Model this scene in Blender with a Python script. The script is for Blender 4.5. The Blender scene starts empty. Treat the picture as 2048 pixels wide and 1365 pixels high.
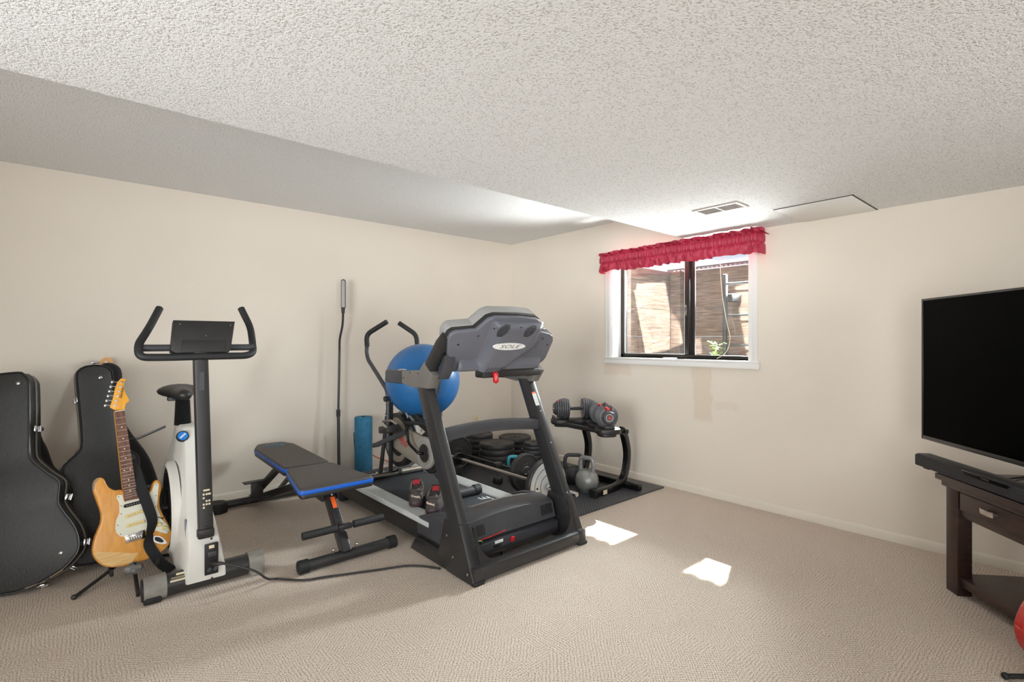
import bpy, math, random
from mathutils import Vector, Matrix, Euler
random.seed(7)
R = math.radians
# ------------------------------------------------------------------ camera, world, lights, exposure
sc = bpy.context.scene
col = sc.collection
HEAD = math.atan2(0.7566, 0.65387)
cd = bpy.data.cameras.new('camera'); cam = bpy.data.objects.new('camera', cd); col.objects.link(cam)
cam.location = (0, 0, 1.28); cam.rotation_euler = (R(90), 0, HEAD - R(90))
cd.sensor_width = 36.0; cd.lens = 17.79; cd.clip_start = 0.05; cd.clip_end = 200
sc.camera = cam
sc.view_settings.view_transform = 'Standard'; sc.view_settings.look = 'None'
sc.view_settings.gamma = 1.0; sc.view_settings.use_curve_mapping = False
sc.view_settings.exposure = 0.06
w = bpy.data.worlds.new('world'); sc.world = w; w.use_nodes = True
bg = w.node_tree.nodes['Background']; bg.inputs[0].default_value = (0.72, 0.85, 1.0, 1); bg.inputs[1].default_value = 1.8
def area(name, loc, direction, sx, sy, power, color=(1, 1, 1), spread=180):
    l = bpy.data.lights.new(name, 'AREA'); l.shape = 'RECTANGLE'; l.size = sx; l.size_y = sy
    l.energy = power; l.color = color; l.spread = R(spread)
    o = bpy.data.objects.new(name, l); col.objects.link(o); o.location = loc
    o.rotation_euler = Vector(direction).to_track_quat('-Z', 'Y').to_euler()
    return o
SUN = Vector((-1.0, -0.36, -1.02))
sl = bpy.data.lights.new('sun', 'SUN'); sl.energy = 26.0; sl.angle = R(0.5); sl.color = (1.0, 0.97, 0.92)
so = bpy.data.objects.new('sun', sl); col.objects.link(so); so.rotation_euler = SUN.to_track_quat('-Z', 'Y').to_euler(); so.location = (8, 6, 8)
# added fill panels inside the closed room, behind and left of the camera
area('rear_fill', (-0.6, -2.3, 1.15), (0.38, 1, 0.62), 3.6, 1.9, 118, (0.90, 0.96, 1.0))
area('left_fill', (-2.8, 0.6, 1.3), (1, 0.60, 0.20), 2.4, 1.5, 50, (0.90, 0.96, 1.0), 72)
area('corner_fill', (1.9, -2.3, 1.45), (0.22, 1, 0.12), 1.2, 1.2, 11, (0.94, 0.98, 1.0), 75)
area('well_sky_fill', (4.95, 2.38, 2.20), (-0.90, 0, -0.48), 0.30, 1.0, 135, (0.92, 0.96, 1.0), 95)  # added panel under the well roof, boosts sky light through the window
area('well_up_fill', (4.62, 2.42, 0.98), (-0.62, 0, 0.78), 0.6, 0.9, 74, (0.98, 0.98, 1.0), 100)  # added lamp low in the well, stands in for light off the ground
# added narrow lamps standing in for pane glare on the plank wall
def glare(name, c, d, ex, ey, power):
    d = Vector(d).normalized(); o = area(name, Vector(c) - d * 0.95, d, 1, 1, power, (0.90, 0.96, 1.0), 2.0)
    ex = Vector(ex); ey = Vector(ey); ey = ey - d * ey.dot(d); ex = ex - d * ex.dot(d); ex -= ey * ex.dot(ey) / ey.dot(ey)
    o.data.size = ex.length; o.data.size_y = ey.length; z = -d; y = ey.normalized(); x = y.cross(z)
    o.matrix_world = Matrix(((x.x, y.x, z.x, o.location.x), (x.y, y.y, z.y, o.location.y), (x.z, y.z, z.z, o.location.z), (0, 0, 0, 1)))
glare('glare_lamp_left', (4.82, 3.165, 1.54), (0.45, 0.78, -0.30), (0.60, 0, 0.08), (-0.23, 0, 0.74), 15)
glare('glare_lamp_right', (5.195, 2.20, 1.52), (0.90, 0.12, -0.30), (0, 0.42, 0.0), (0, 0.13, 0.74), 9)
glare('glare_lamp_low', (5.195, 2.92, 1.22), (0.92, 0.10, -0.25), (0, 0.16, 0.0), (0, 0.02, 0.17), 0.5)
# ------------------------------------------------------------------ helpers
def lin(c):
    c = c / 255.0
    return c / 12.92 if c <= 0.04045 else ((c + 0.055) / 1.055) ** 2.4
def rgb(r, g, b): return (lin(r), lin(g), lin(b), 1)
MATS = {}
def mat(name, c, rough=0.5, metal=0.0, var=0.0, vscale=30, bump=0.0, bscale=200, spec=0.5, trans=None, coat=0.0, stretch=None):
    m = bpy.data.materials.new(name); m.use_nodes = True; nt = m.node_tree; b = nt.nodes['Principled BSDF']
    col4 = rgb(*c); b.inputs['Base Color'].default_value = col4
    b.inputs['Roughness'].default_value = rough; b.inputs['Metallic'].default_value = metal
    b.inputs['Specular IOR Level'].default_value = spec; b.inputs['Coat Weight'].default_value = coat
    tc = nt.nodes.new('ShaderNodeTexCoord'); src = tc.outputs['Object']
    if stretch:
        mp = nt.nodes.new('ShaderNodeMapping'); mp.inputs['Scale'].default_value = stretch
        nt.links.new(src, mp.inputs[0]); src = mp.outputs[0]
    if var > 0:
        n = nt.nodes.new('ShaderNodeTexNoise'); n.inputs['Scale'].default_value = vscale; n.inputs['Detail'].default_value = 4
        nt.links.new(src, n.inputs['Vector'])
        r = nt.nodes.new('ShaderNodeValToRGB'); nt.links.new(n.outputs['Fac'], r.inputs[0])
        r.color_ramp.elements[0].position = 0.3; r.color_ramp.elements[1].position = 0.7
        r.color_ramp.elements[0].color = tuple(v * (1 - var) for v in col4[:3]) + (1,)
        r.color_ramp.elements[1].color = tuple(min(1, v * (1 + var)) for v in col4[:3]) + (1,)
        nt.links.new(r.outputs[0], b.inputs['Base Color'])
    if bump > 0:
        n = nt.nodes.new('ShaderNodeTexNoise'); n.inputs['Scale'].default_value = bscale; n.inputs['Detail'].default_value = 3
        nt.links.new(src, n.inputs['Vector'])
        bp = nt.nodes.new('ShaderNodeBump'); bp.inputs['Strength'].default_value = bump; bp.inputs['Distance'].default_value = 0.002
        nt.links.new(n.outputs['Fac'], bp.inputs['Height']); nt.links.new(bp.outputs[0], b.inputs['Normal'])
    MATS[name] = m
    return m
class MB:
    """collects primitives (world coordinates, or local ones through T) and links them as one mesh object"""
    def __init__(s, T=None): s.v = []; s.f = []; s.m = []; s.mi = 0; s.T = T or Matrix(); s.st = []; s.flat = set()
    def add(s, vs, fs, T=None):
        T = s.T @ T if T is not None else s.T
        s.st.append((len(s.v), len(s.f))); n = len(s.v); s.v += [T @ Vector(p) for p in vs]
        s.f += [tuple(i + n for i in f) for f in fs]; s.m += [s.mi] * len(fs)
        return s
    def box(s, c, size, bev=0.0, rot=None, seg=2):
        import bmesh
        bm = bmesh.new(); bmesh.ops.create_cube(bm, size=1)
        for v in bm.verts: v.co = Vector((v.co.x * size[0], v.co.y * size[1], v.co.z * size[2]))
        if bev > 0: bmesh.ops.bevel(bm, geom=list(bm.edges), offset=min(bev, min(size) * 0.49), segments=seg, affect='EDGES', profile=0.5)
        bm.verts.index_update()
        T = Matrix.Translation(c)
        if rot is not None: T = T @ (rot if isinstance(rot, Matrix) else Euler(rot).to_matrix().to_4x4())
        s.add([v.co.copy() for v in bm.verts], [[v.index for v in f.verts] for f in bm.faces], T); bm.free(); return s
    def bx(s, x0, x1, y0, y1, z0, z1, bev=0.0):
        return s.box(((x0 + x1) / 2, (y0 + y1) / 2, (z0 + z1) / 2), (abs(x1 - x0), abs(y1 - y0), abs(z1 - z0)), bev)
    def prism(s, pts, a0, a1, axes='xz', bev=0.0, T=None, seg=2):
        """polygon pts in the plane named by axes, extruded from a0 to a1 along the third axis"""
        import bmesh
        bm = bmesh.new()
        k = {'xz': lambda p, a: (p[0], a, p[1]), 'yz': lambda p, a: (a, p[0], p[1]), 'xy': lambda p, a: (p[0], p[1], a)}[axes]
        lo = [bm.verts.new(k(p, a0)) for p in pts]; hi = [bm.verts.new(k(p, a1)) for p in pts]
        n = len(pts); caps = []
        caps.append(bm.faces.new(lo)); caps.append(bm.faces.new(hi[::-1]))
        for i in range(n): bm.faces.new((lo[i], hi[i], hi[(i + 1) % n], lo[(i + 1) % n]))
        bmesh.ops.recalc_face_normals(bm, faces=list(bm.faces))
        if bev > 0:
            ed = [e for f in caps for e in f.edges]
            bmesh.ops.bevel(bm, geom=list(set(ed)), offset=bev, segments=seg, affect='EDGES', profile=0.5)
        ax = {'xz': 1, 'yz': 0, 'xy': 2}[axes]; bm.normal_update()
        bmesh.ops.triangulate(bm, faces=[f for f in bm.faces if len(f.verts) > 4]); bm.normal_update()
        fl = [len(s.f) + k for k, f in enumerate(bm.faces) if abs(f.normal[ax]) > 0.999]
        bm.verts.index_update()
        s.add([v.co.copy() for v in bm.verts], [[v.index for v in f.verts] for f in bm.faces], T); bm.free(); s.flat.update(fl); return s
    def tube(s, path, r, n=12, closed=False, caps=True, flat=None, up=None, T=None):
        """sweep; r number or list; flat=(a,b) half sizes of a rounded rectangular section"""
        P = [Vector(p) for p in path]; N = len(P); rs = r if isinstance(r, (list, tuple)) else [r] * N
        tang = []
        for i in range(N):
            if closed: t = P[(i + 1) % N] - P[i - 1]
            else: t = P[min(i + 1, N - 1)] - P[max(i - 1, 0)]
            tang.append(t.normalized() if t.length > 1e-9 else Vector((0, 0, 1)))
        ref = Vector(up) if up else (Vector((0, 0, 1)) if abs(tang[0].z) < 0.9 else Vector((1, 0, 0)))
        vs = []; fs = []; a = None
        if flat:
            sec = []
            c = min(flat) * 0.35
            for sx, sy, q in ((1, 1, 0), (-1, 1, 1), (-1, -1, 2), (1, -1, 3)):
                for j in range(3):
                    an = (q * 90 + j * 45) * math.pi / 180
                    sec.append((sx * (flat[0] - c) + c * math.cos(an), sy * (flat[1] - c) + c * math.sin(an)))
            n = len(sec)
        else: sec = [(math.cos(2 * math.pi * j / n), math.sin(2 * math.pi * j / n)) for j in range(n)]
        for i in range(N):
            t = tang[i]
            if up: x = ref.cross(t)
            else:
                if a is None: x = ref.cross(t)
                else: x = a - t * a.dot(t)
            if x.length < 1e-6: x = Vector((1, 0, 0)).cross(t)
            x.normalize(); a = x; y = t.cross(x)
            k = 1.0 if flat else rs[i]
            for (cx, cy) in sec: vs.append(P[i] + x * cx * k + y * cy * k)
        m = N if closed else N - 1
        for i in range(m):
            for j in range(n):
                i2 = (i + 1) % N
                fs.append((i * n + j, i * n + (j + 1) % n, i2 * n + (j + 1) % n, i2 * n + j))
        if caps and not closed:
            fs.append(tuple(range(n))[::-1]); fs.append(tuple((N - 1) * n + j for j in range(n)))
        return s.add(vs, fs, T)
    def cyl(s, p0, p1, r, r2=None, n=20, T=None):
        return s.tube([p0, p1], [r, r if r2 is None else r2], n=n, T=T)
    def lathe(s, prof, n=32, T=None):
        """profile [(r,z)] about z"""
        vs = []; fs = []
        for (r, z) in prof:
            for j in range(n):
                a = 2 * math.pi * j / n; vs.append((r * math.cos(a), r * math.sin(a), z))
        for i in range(len(prof) - 1):
            for j in range(n): fs.append((i * n + j, i * n + (j + 1) % n, (i + 1) * n + (j + 1) % n, (i + 1) * n + j))
        return s.add(vs, fs, T)
    def ball(s, c, r, sc_=(1, 1, 1), n=24, T=None):
        prof = [(max(1e-6, math.sin(math.pi * i / (n // 2))), -math.cos(math.pi * i / (n // 2))) for i in range(n // 2 + 1)]
        TT = Matrix.Translation(c) @ Matrix.Diagonal((r * sc_[0], r * sc_[1], r * sc_[2], 1))
        return s.lathe(prof, n, (T @ TT) if T is not None else TT)
    def build(s, name, m, parent=None, smooth=40, kind=None):
        me = bpy.data.meshes.new(name)
        org = Vector((0, 0, 0))
        q = parent
        while q is not None: org = org + q.location; q = q.parent
        me.from_pydata([p - org for p in s.v], [], s.f)
        import bmesh
        bm = bmesh.new(); bm.from_mesh(me); 
        bmesh.ops.recalc_face_normals(bm, faces=list(bm.faces)) ; bm.to_mesh(me); bm.free()
        for mm in (m if isinstance(m, (list, tuple)) else [m]): me.materials.append(mm)
        if len(me.polygons) == len(s.m): me.polygons.foreach_set('material_index', s.m)
        me.polygons.foreach_set('use_smooth', [not (k in s.flat and len(me.polygons) == len(s.m)) for k in range(len(me.polygons))])
        me.set_sharp_from_angle(angle=R(smooth)); me.update()
        o = bpy.data.objects.new(name, me); col.objects.link(o)
        if parent is not None: o.parent = parent
        if kind: o['kind'] = kind
        return o
def each(m, name, mt, parent):
    """every primitive of the builder becomes an object of its own"""
    b = m.st + [(len(m.v), len(m.f))]; out = []
    for (v0, f0), (v1, f1) in zip(b, b[1:]):
        q = MB(); q.v = m.v[v0:v1]; q.f = [tuple(i - v0 for i in f) for f in m.f[f0:f1]]; q.m = [0] * len(q.f)
        out.append(q.build(name, mt, parent))
    return out
def thing(name, label, cat, loc, group=None, kind=None):
    o = bpy.data.objects.new(name, None); col.objects.link(o); o.location = loc; o.empty_display_size = 0.1
    o['label'] = label; o['category'] = cat
    if group: o['group'] = group
    if kind: o['kind'] = kind
    return o
def tag(o, label, cat, group=None):
    o['label'] = label; o['category'] = cat
    if group: o['group'] = group
    return o
def dup(root, loc, rz=0.0, label=None):
    r = root.copy(); col.objects.link(r); r.location = loc; r.rotation_euler = (0, 0, rz)
    if label: r['label'] = label
    for ch in list(root.children):
        c = ch.copy(); col.objects.link(c); c.parent = r
        for g in list(ch.children):
            d = g.copy(); col.objects.link(d); d.parent = c
    return r
def frame(o, x, y, z=None):
    """matrix whose local x,y(,z) axes are the given world vectors, origin o"""
    x = Vector(x).normalized(); y = Vector(y).normalized(); z = x.cross(y).normalized() if z is None else Vector(z).normalized()
    return Matrix(((x.x, y.x, z.x, o[0]), (x.y, y.y, z.y, o[1]), (x.z, y.z, z.z, o[2]), (0, 0, 0, 1)))
def text(name, s_, size, T, m, parent, depth=0.0006, sx=1.0, shear=0.0, bold=0.0):
    """flat lettering; local x = reading direction, local y = up, centred on T"""
    cu = bpy.data.curves.new(name, 'FONT'); cu.body = s_; cu.size = size; cu.align_x = 'CENTER'; cu.align_y = 'CENTER'
    cu.extrude = depth; cu.shear = shear; cu.offset = bold; cu.resolution_u = 3
    o = bpy.data.objects.new(name, cu); col.objects.link(o)
    dg = bpy.context.evaluated_depsgraph_get(); me = bpy.data.meshes.new_from_object(o.evaluated_get(dg))
    bpy.data.objects.remove(o)
    mb = MB(T); mb.add([(v.co.x * sx, v.co.y, v.co.z) for v in me.vertices], [tuple(p.vertices) for p in me.polygons])
    bpy.data.meshes.remove(me)
    return mb.build(name, m, parent)
def smooth_path(P, k=6):
    P = [Vector(p) for p in P]; out = []
    for i in range(len(P) - 1):
        p0 = P[max(i - 1, 0)]; p1 = P[i]; p2 = P[i + 1]; p3 = P[min(i + 2, len(P) - 1)]
        for j in range(k):
            t = j / k
            out.append(0.5 * ((2 * p1) + (-p0 + p2) * t + (2 * p0 - 5 * p1 + 4 * p2 - p3) * t * t + (-p0 + 3 * p1 - 3 * p2 + p3) * t ** 3))
    out.append(P[-1]); return out
def smooth2(P, k=4, closed=True):
    n = len(P); out = []
    for i in range(n):
        p0, p1, p2, p3 = P[(i - 1) % n], P[i], P[(i + 1) % n], P[(i + 2) % n]
        for j in range(k):
            t = j / k
            out.append(tuple(0.5 * ((2 * p1[d]) + (-p0[d] + p2[d]) * t + (2 * p0[d] - 5 * p1[d] + 4 * p2[d] - p3[d]) * t * t + (-p0[d] + 3 * p1[d] - 3 * p2[d] + p3[d]) * t ** 3) for d in (0, 1)))
    return out
def round_path(P, rad, k=5):
    """polyline with rounded corners"""
    P = [Vector(p) for p in P]; out = [P[0]]
    for i in range(1, len(P) - 1):
        a = (P[i - 1] - P[i]); b = (P[i + 1] - P[i]); ra = min(rad, a.length * 0.48, b.length * 0.48)
        p = P[i] + a.normalized() * ra; q = P[i] + b.normalized() * ra
        for j in range(k + 1):
            t = j / k; out.append(p * (1 - t) ** 2 + P[i] * 2 * t * (1 - t) + q * t * t)
    out.append(P[-1]); return out
def rpoly(P, r, k=4):
    out = []; n = len(P)
    for i in range(n):
        p = Vector(P[i]); a = Vector(P[i - 1]) - p; b = Vector(P[(i + 1) % n]) - p; ra = min(r, a.length * 0.45, b.length * 0.45)
        q0 = p + a.normalized() * ra; q1 = p + b.normalized() * ra
        for j in range(k + 1): t = j / k; out.append(tuple(q0 * (1 - t) ** 2 + p * 2 * t * (1 - t) + q1 * t * t))
    return out
def rrect(x0, x1, y0, y1, r, k=4):
    out = []
    for cx, cy, a0 in ((x1 - r, y1 - r, 0), (x0 + r, y1 - r, 90), (x0 + r, y0 + r, 180), (x1 - r, y0 + r, 270)):
        for j in range(k + 1):
            a = R(a0 + 90 * j / k); out.append((cx + r * math.cos(a), cy + r * math.sin(a)))
    return out
X90 = Matrix.Rotation(R(90), 4, 'X')
# ------------------------------------------------------------------ plain materials
black = mat('black_plastic', (38, 36, 35), 0.42, var=0.12, vscale=15, bump=0.15, bscale=500)
blackgl = mat('black_gloss', (16, 15, 15), 0.12)
blackmet = mat('black_painted_steel', (40, 39, 40), 0.34, var=0.1, vscale=8, spec=0.6)
rubber = mat('black_rubber', (30, 30, 31), 0.6, var=0.15, vscale=20, bump=0.3, bscale=300)
darkgrey = mat('dark_grey_plastic', (62, 62, 66), 0.4, var=0.06, vscale=12, bump=0.2, bscale=600)
midgrey = mat('grey_plastic', (108, 104, 98), 0.42, var=0.05, vscale=12)
shellgrey = mat('console_shell_grey', (98, 99, 107), 0.33, var=0.05, vscale=6, bump=0.2, bscale=700)
rimgrey = mat('light_grey_trim', (150, 148, 145), 0.38)
silver = mat('silver_rail', (206, 208, 208), 0.38, metal=0.25, var=0.06, vscale=5, stretch=(60, 1, 1))
chrome = mat('chrome', (220, 220, 222), 0.16, metal=1.0)
steel = mat('brushed_steel', (178, 172, 165), 0.26, metal=1.0, var=0.08, vscale=30)
beltm = mat('treadmill_belt_rubber', (42, 44, 50), 0.62, var=0.15, vscale=6, bump=0.4, bscale=700)
white = mat('white_paint', (236, 234, 230), 0.45)
whitepl = mat('white_plastic', (222, 218, 210), 0.38, var=0.03, vscale=5)
red = mat('red_plastic', (196, 22, 30), 0.35)
blue = mat('blue_vinyl', (20, 92, 190), 0.42, bump=0.2, bscale=300)
vinyl = mat('grey_bench_vinyl', (66, 60, 56), 0.5, var=0.08, vscale=10, bump=0.35, bscale=450)
printw = mat('white_print', (225, 225, 222), 0.6)
printr = mat('red_print', (196, 40, 44), 0.5)
printk = mat('black_print', (24, 22, 22), 0.5)
orange = mat('orange_label', (240, 96, 30), 0.5)
# ------------------------------------------------------------------ room shell
CX, CY, ZL, ZH, YS = 3.95, 4.58, 2.136, 2.43, 2.25      # right wall, back wall, low ceiling, high ceiling, y of the drop
XW, YF = -3.0, -2.5
def N(nt, t, **k):
    n = nt.nodes.new(t)
    for a, b in k.items(): setattr(n, a, b)
    return n
def mathn(nt, op, a, b=None):
    n = nt.nodes.new('ShaderNodeMath'); n.operation = op
    for i, v in enumerate((a, b)):
        if v is None: continue
        if isinstance(v, (int, float)): n.inputs[i].default_value = v
        else: nt.links.new(v, n.inputs[i])
    return n.outputs[0]
def carpet_mat():
    m = bpy.data.materials.new('looped_berber_carpet'); m.use_nodes = True; nt = m.node_tree; b = nt.nodes['Principled BSDF']
    tc = N(nt, 'ShaderNodeTexCoord'); P = tc.outputs['Object']
    vo = N(nt, 'ShaderNodeTexVoronoi'); vo.inputs['Scale'].default_value = 6.5
    wn = N(nt, 'ShaderNodeTexNoise'); wn.inputs['Scale'].default_value = 9; nt.links.new(P, wn.inputs['Vector'])
    ws_ = N(nt, 'ShaderNodeVectorMath', operation='SCALE'); nt.links.new(wn.outputs['Color'], ws_.inputs[0]); ws_.inputs['Scale'].default_value = 0.28
    wa = N(nt, 'ShaderNodeVectorMath', operation='ADD'); nt.links.new(P, wa.inputs[0]); nt.links.new(ws_.outputs[0], wa.inputs[1]); nt.links.new(wa.outputs[0], vo.inputs['Vector'])
    nz = N(nt, 'ShaderNodeTexNoise'); nz.inputs['Scale'].default_value = 5; nt.links.new(P, nz.inputs['Vector'])
    sep = N(nt, 'ShaderNodeSeparateColor'); nt.links.new(vo.outputs['Color'], sep.inputs[0])
    ang = mathn(nt, 'MULTIPLY', mathn(nt, 'FLOOR', mathn(nt, 'MULTIPLY', sep.outputs[0], 4)), 0.785)
    sx = N(nt, 'ShaderNodeSeparateXYZ'); nt.links.new(P, sx.inputs[0])
    co = mathn(nt, 'COSINE', ang); si = mathn(nt, 'SINE', ang)
    u = mathn(nt, 'ADD', mathn(nt, 'MULTIPLY', sx.outputs[0], co), mathn(nt, 'MULTIPLY', sx.outputs[1], si))
    v = mathn(nt, 'SUBTRACT', mathn(nt, 'MULTIPLY', sx.outputs[1], co), mathn(nt, 'MULTIPLY', sx.outputs[0], si))
    jn = N(nt, 'ShaderNodeTexNoise'); jn.inputs['Scale'].default_value = 45; jn.inputs['Detail'].default_value = 2; nt.links.new(P, jn.inputs['Vector'])
    u2 = mathn(nt, 'ADD', mathn(nt, 'ADD', u, mathn(nt, 'MULTIPLY', nz.outputs['Fac'], 0.02)), mathn(nt, 'MULTIPLY', jn.outputs['Fac'], 0.010))
    rows = mathn(nt, 'ABSOLUTE', mathn(nt, 'SINE', mathn(nt, 'MULTIPLY', u2, 230)))
    loops = mathn(nt, 'ABSOLUTE', mathn(nt, 'SINE', mathn(nt, 'ADD', mathn(nt, 'MULTIPLY', v, 300), mathn(nt, 'MULTIPLY', nz.outputs['Fac'], 9))))
    f1 = N(nt, 'ShaderNodeTexNoise'); f1.inputs['Scale'].default_value = 170; f1.inputs['Detail'].default_value = 3; nt.links.new(P, f1.inputs['Vector'])
    hgt = mathn(nt, 'ADD', mathn(nt, 'ADD', mathn(nt, 'MULTIPLY', rows, 0.30), mathn(nt, 'MULTIPLY', loops, 0.3)), mathn(nt, 'MULTIPLY', f1.outputs['Fac'], 1.15))
    bp = N(nt, 'ShaderNodeBump'); bp.inputs['Strength'].default_value = 0.75; bp.inputs['Distance'].default_value = 0.006
    nt.links.new(hgt, bp.inputs['Height']); nt.links.new(bp.outputs[0], b.inputs['Normal'])
    f2 = N(nt, 'ShaderNodeTexNoise'); f2.inputs['Scale'].default_value = 230; f2.inputs['Detail'].default_value = 2; nt.links.new(P, f2.inputs['Vector'])
    mixv = mathn(nt, 'ADD', mathn(nt, 'MULTIPLY', hgt, 0.26), mathn(nt, 'MULTIPLY', f2.outputs['Fac'], 0.66))
    cr = N(nt, 'ShaderNodeValToRGB'); nt.links.new(mixv, cr.inputs[0])
    e = cr.color_ramp.elements; e[0].position = 0.44; e[0].color = rgb(140, 120, 104); e[1].position = 0.80; e[1].color = rgb(250, 241, 232)
    x = cr.color_ramp.elements.new(0.58); x.color = rgb(221, 206, 191)
    big = N(nt, 'ShaderNodeTexNoise'); big.inputs['Scale'].default_value = 1.1; nt.links.new(P, big.inputs['Vector'])
    mx = N(nt, 'ShaderNodeMix', data_type='RGBA', blend_type='MULTIPLY')
    nt.links.new(mathn(nt, 'MULTIPLY', big.outputs['Fac'], 0.35), mx.inputs['Factor'])
    nt.links.new(cr.outputs[0], mx.inputs[6]); mx.inputs[7].default_value = (0.9, 0.82, 0.74, 1)
    nt.links.new(mx.outputs[2], b.inputs['Base Color']); b.inputs['Roughness'].default_value = 0.95; b.inputs['Specular IOR Level'].default_value = 0.1
    return m
def popcorn_mat():
    m = bpy.data.materials.new('popcorn_ceiling'); m.use_nodes = True; nt = m.node_tree; b = nt.nodes['Principled BSDF']
    tc = N(nt, 'ShaderNodeTexCoord'); P = tc.outputs['Object']
    n1 = N(nt, 'ShaderNodeTexNoise'); n1.inputs['Scale'].default_value = 135; n1.inputs['Detail'].default_value = 2.5; n1.inputs['Roughness'].default_value = 0.6; nt.links.new(P, n1.inputs['Vector'])
    cr = N(nt, 'ShaderNodeValToRGB'); nt.links.new(n1.outputs['Fac'], cr.inputs[0])
    e = cr.color_ramp.elements; e[0].position = 0.34; e[0].color = rgb(204, 198, 190); e[1].position = 0.46; e[1].color = rgb(240, 239, 237)
    nt.links.new(cr.outputs[0], b.inputs['Base Color'])
    h = N(nt, 'ShaderNodeMapRange'); nt.links.new(n1.outputs['Fac'], h.inputs[0]); h.inputs[1].default_value = 0.33; h.inputs[2].default_value = 0.55
    bp = N(nt, 'ShaderNodeBump'); bp.inputs['Strength'].default_value = 0.5; bp.inputs['Distance'].default_value = 0.004
    nt.links.new(h.outputs[0], bp.inputs['Height']); nt.links.new(bp.outputs[0], b.inputs['Normal'])
    b.inputs['Roughness'].default_value = 0.95; b.inputs['Specular IOR Level'].default_value = 0.1
    return m
wallm = mat('beige_wall_paint', (231, 220, 206), 0.75, var=0.02, vscale=1.5, bump=0.35, bscale=110, spec=0.25)
carpet = carpet_mat(); popcorn = popcorn_mat(); creamtrim = mat('cream_trim_paint', (228, 219, 204), 0.45)
def patched_wall():
    # the right wall carries a touched-up strip of slightly darker paint under the window
    m = wallm.copy(); m.name = 'beige_wall_paint_patched'; nt = m.node_tree; b = nt.nodes['Principled BSDF']
    tc = N(nt, 'ShaderNodeTexCoord'); nz = N(nt, 'ShaderNodeTexNoise'); nz.inputs['Scale'].default_value = 9; nt.links.new(tc.outputs['Object'], nz.inputs['Vector'])
    sp = N(nt, 'ShaderNodeSeparateXYZ'); nt.links.new(tc.outputs['Object'], sp.inputs[0])
    jit = mathn(nt, 'MULTIPLY', mathn(nt, 'SUBTRACT', nz.outputs['Fac'], 0.5), 0.10); tot = None
    for cy, cz, hy, hz, k in ((2.15, 0.84, 0.085, 0.22, 0.55), (3.03, 1.01, 0.16, 0.05, 0.5), (1.95, 0.76, 0.10, 0.03, 0.3)):
        dy = mathn(nt, 'DIVIDE', mathn(nt, 'ABSOLUTE', mathn(nt, 'ADD', mathn(nt, 'SUBTRACT', sp.outputs[1], cy), jit)), hy)
        dz = mathn(nt, 'DIVIDE', mathn(nt, 'ABSOLUTE', mathn(nt, 'ADD', mathn(nt, 'SUBTRACT', sp.outputs[2], cz), jit)), hz)
        mr = N(nt, 'ShaderNodeMapRange'); mr.inputs[1].default_value = 0.85; mr.inputs[2].default_value = 1.1; mr.inputs[3].default_value = k; mr.inputs[4].default_value = 0.0
        nt.links.new(mathn(nt, 'MAXIMUM', dy, dz), mr.inputs[0]); tot = mr.outputs[0] if tot is None else mathn(nt, 'MAXIMUM', tot, mr.outputs[0])
    mx = N(nt, 'ShaderNodeMix', data_type='RGBA'); nt.links.new(tot, mx.inputs['Factor'])
    nt.links.new(b.inputs['Base Color'].links[0].from_socket, mx.inputs[6]); mx.inputs[7].default_value = rgb(217, 198, 178)
    nt.links.new(mx.outputs[2], b.inputs['Base Color']); return m
MB().bx(XW, CX + 0.2, YF, CY + 0.2, -0.15, 0).build('floor', carpet, kind='structure')
MB().bx(XW, CX + 0.2, CY, CY + 0.15, -0.1, ZH + 0.1).build('wall_back', wallm, kind='structure')
WY0, WY1, WZ0, WZ1 = 1.757, 3.085, 1.125, 2.075
m = MB(); m.bx(CX, CX + 0.2, YF, WY0, -0.1, ZH + 0.1); m.bx(CX, CX + 0.2, WY1, CY + 0.15, -0.1, ZH + 0.1)
m.bx(CX, CX + 0.2, WY0, WY1, -0.1, WZ0); m.bx(CX, CX + 0.2, WY0, WY1, WZ1, ZH + 0.1)
m.build('wall_right', patched_wall(), kind='structure')
MB().bx(XW - 0.15, XW, YF - 0.15, CY + 0.15, -0.1, ZH + 0.1).build('wall_left', wallm, kind='structure')
MB().bx(XW, CX, YF - 0.15, YF, -0.1, ZH + 0.1).build('wall_front', wallm, kind='structure')
m = MB(); m.prism([(YF, ZL), (YS, ZL), (YS, ZH), (CY, ZH), (CY, ZH + 0.2), (YF, ZH + 0.2)], XW, CX, 'yz'); m.build('ceiling', popcorn, kind='structure')
def base_profile(): return [(0, 0), (0.013, 0), (0.013, 0.045), (0.009, 0.055), (0.004, 0.060), (0, 0.060)]
m = MB(frame((0, CY, 0), (0, -1, 0), (0, 0, 1))); m.prism(base_profile(), -XW, -CX, 'xy'); m.build('baseboard_back', creamtrim, kind='structure')
m = MB(frame((CX, 0, 0), (-1, 0, 0), (0, 0, 1))); m.prism(base_profile(), YF, CY, 'xy'); m.build('baseboard_right', creamtrim, kind='structure')


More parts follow.
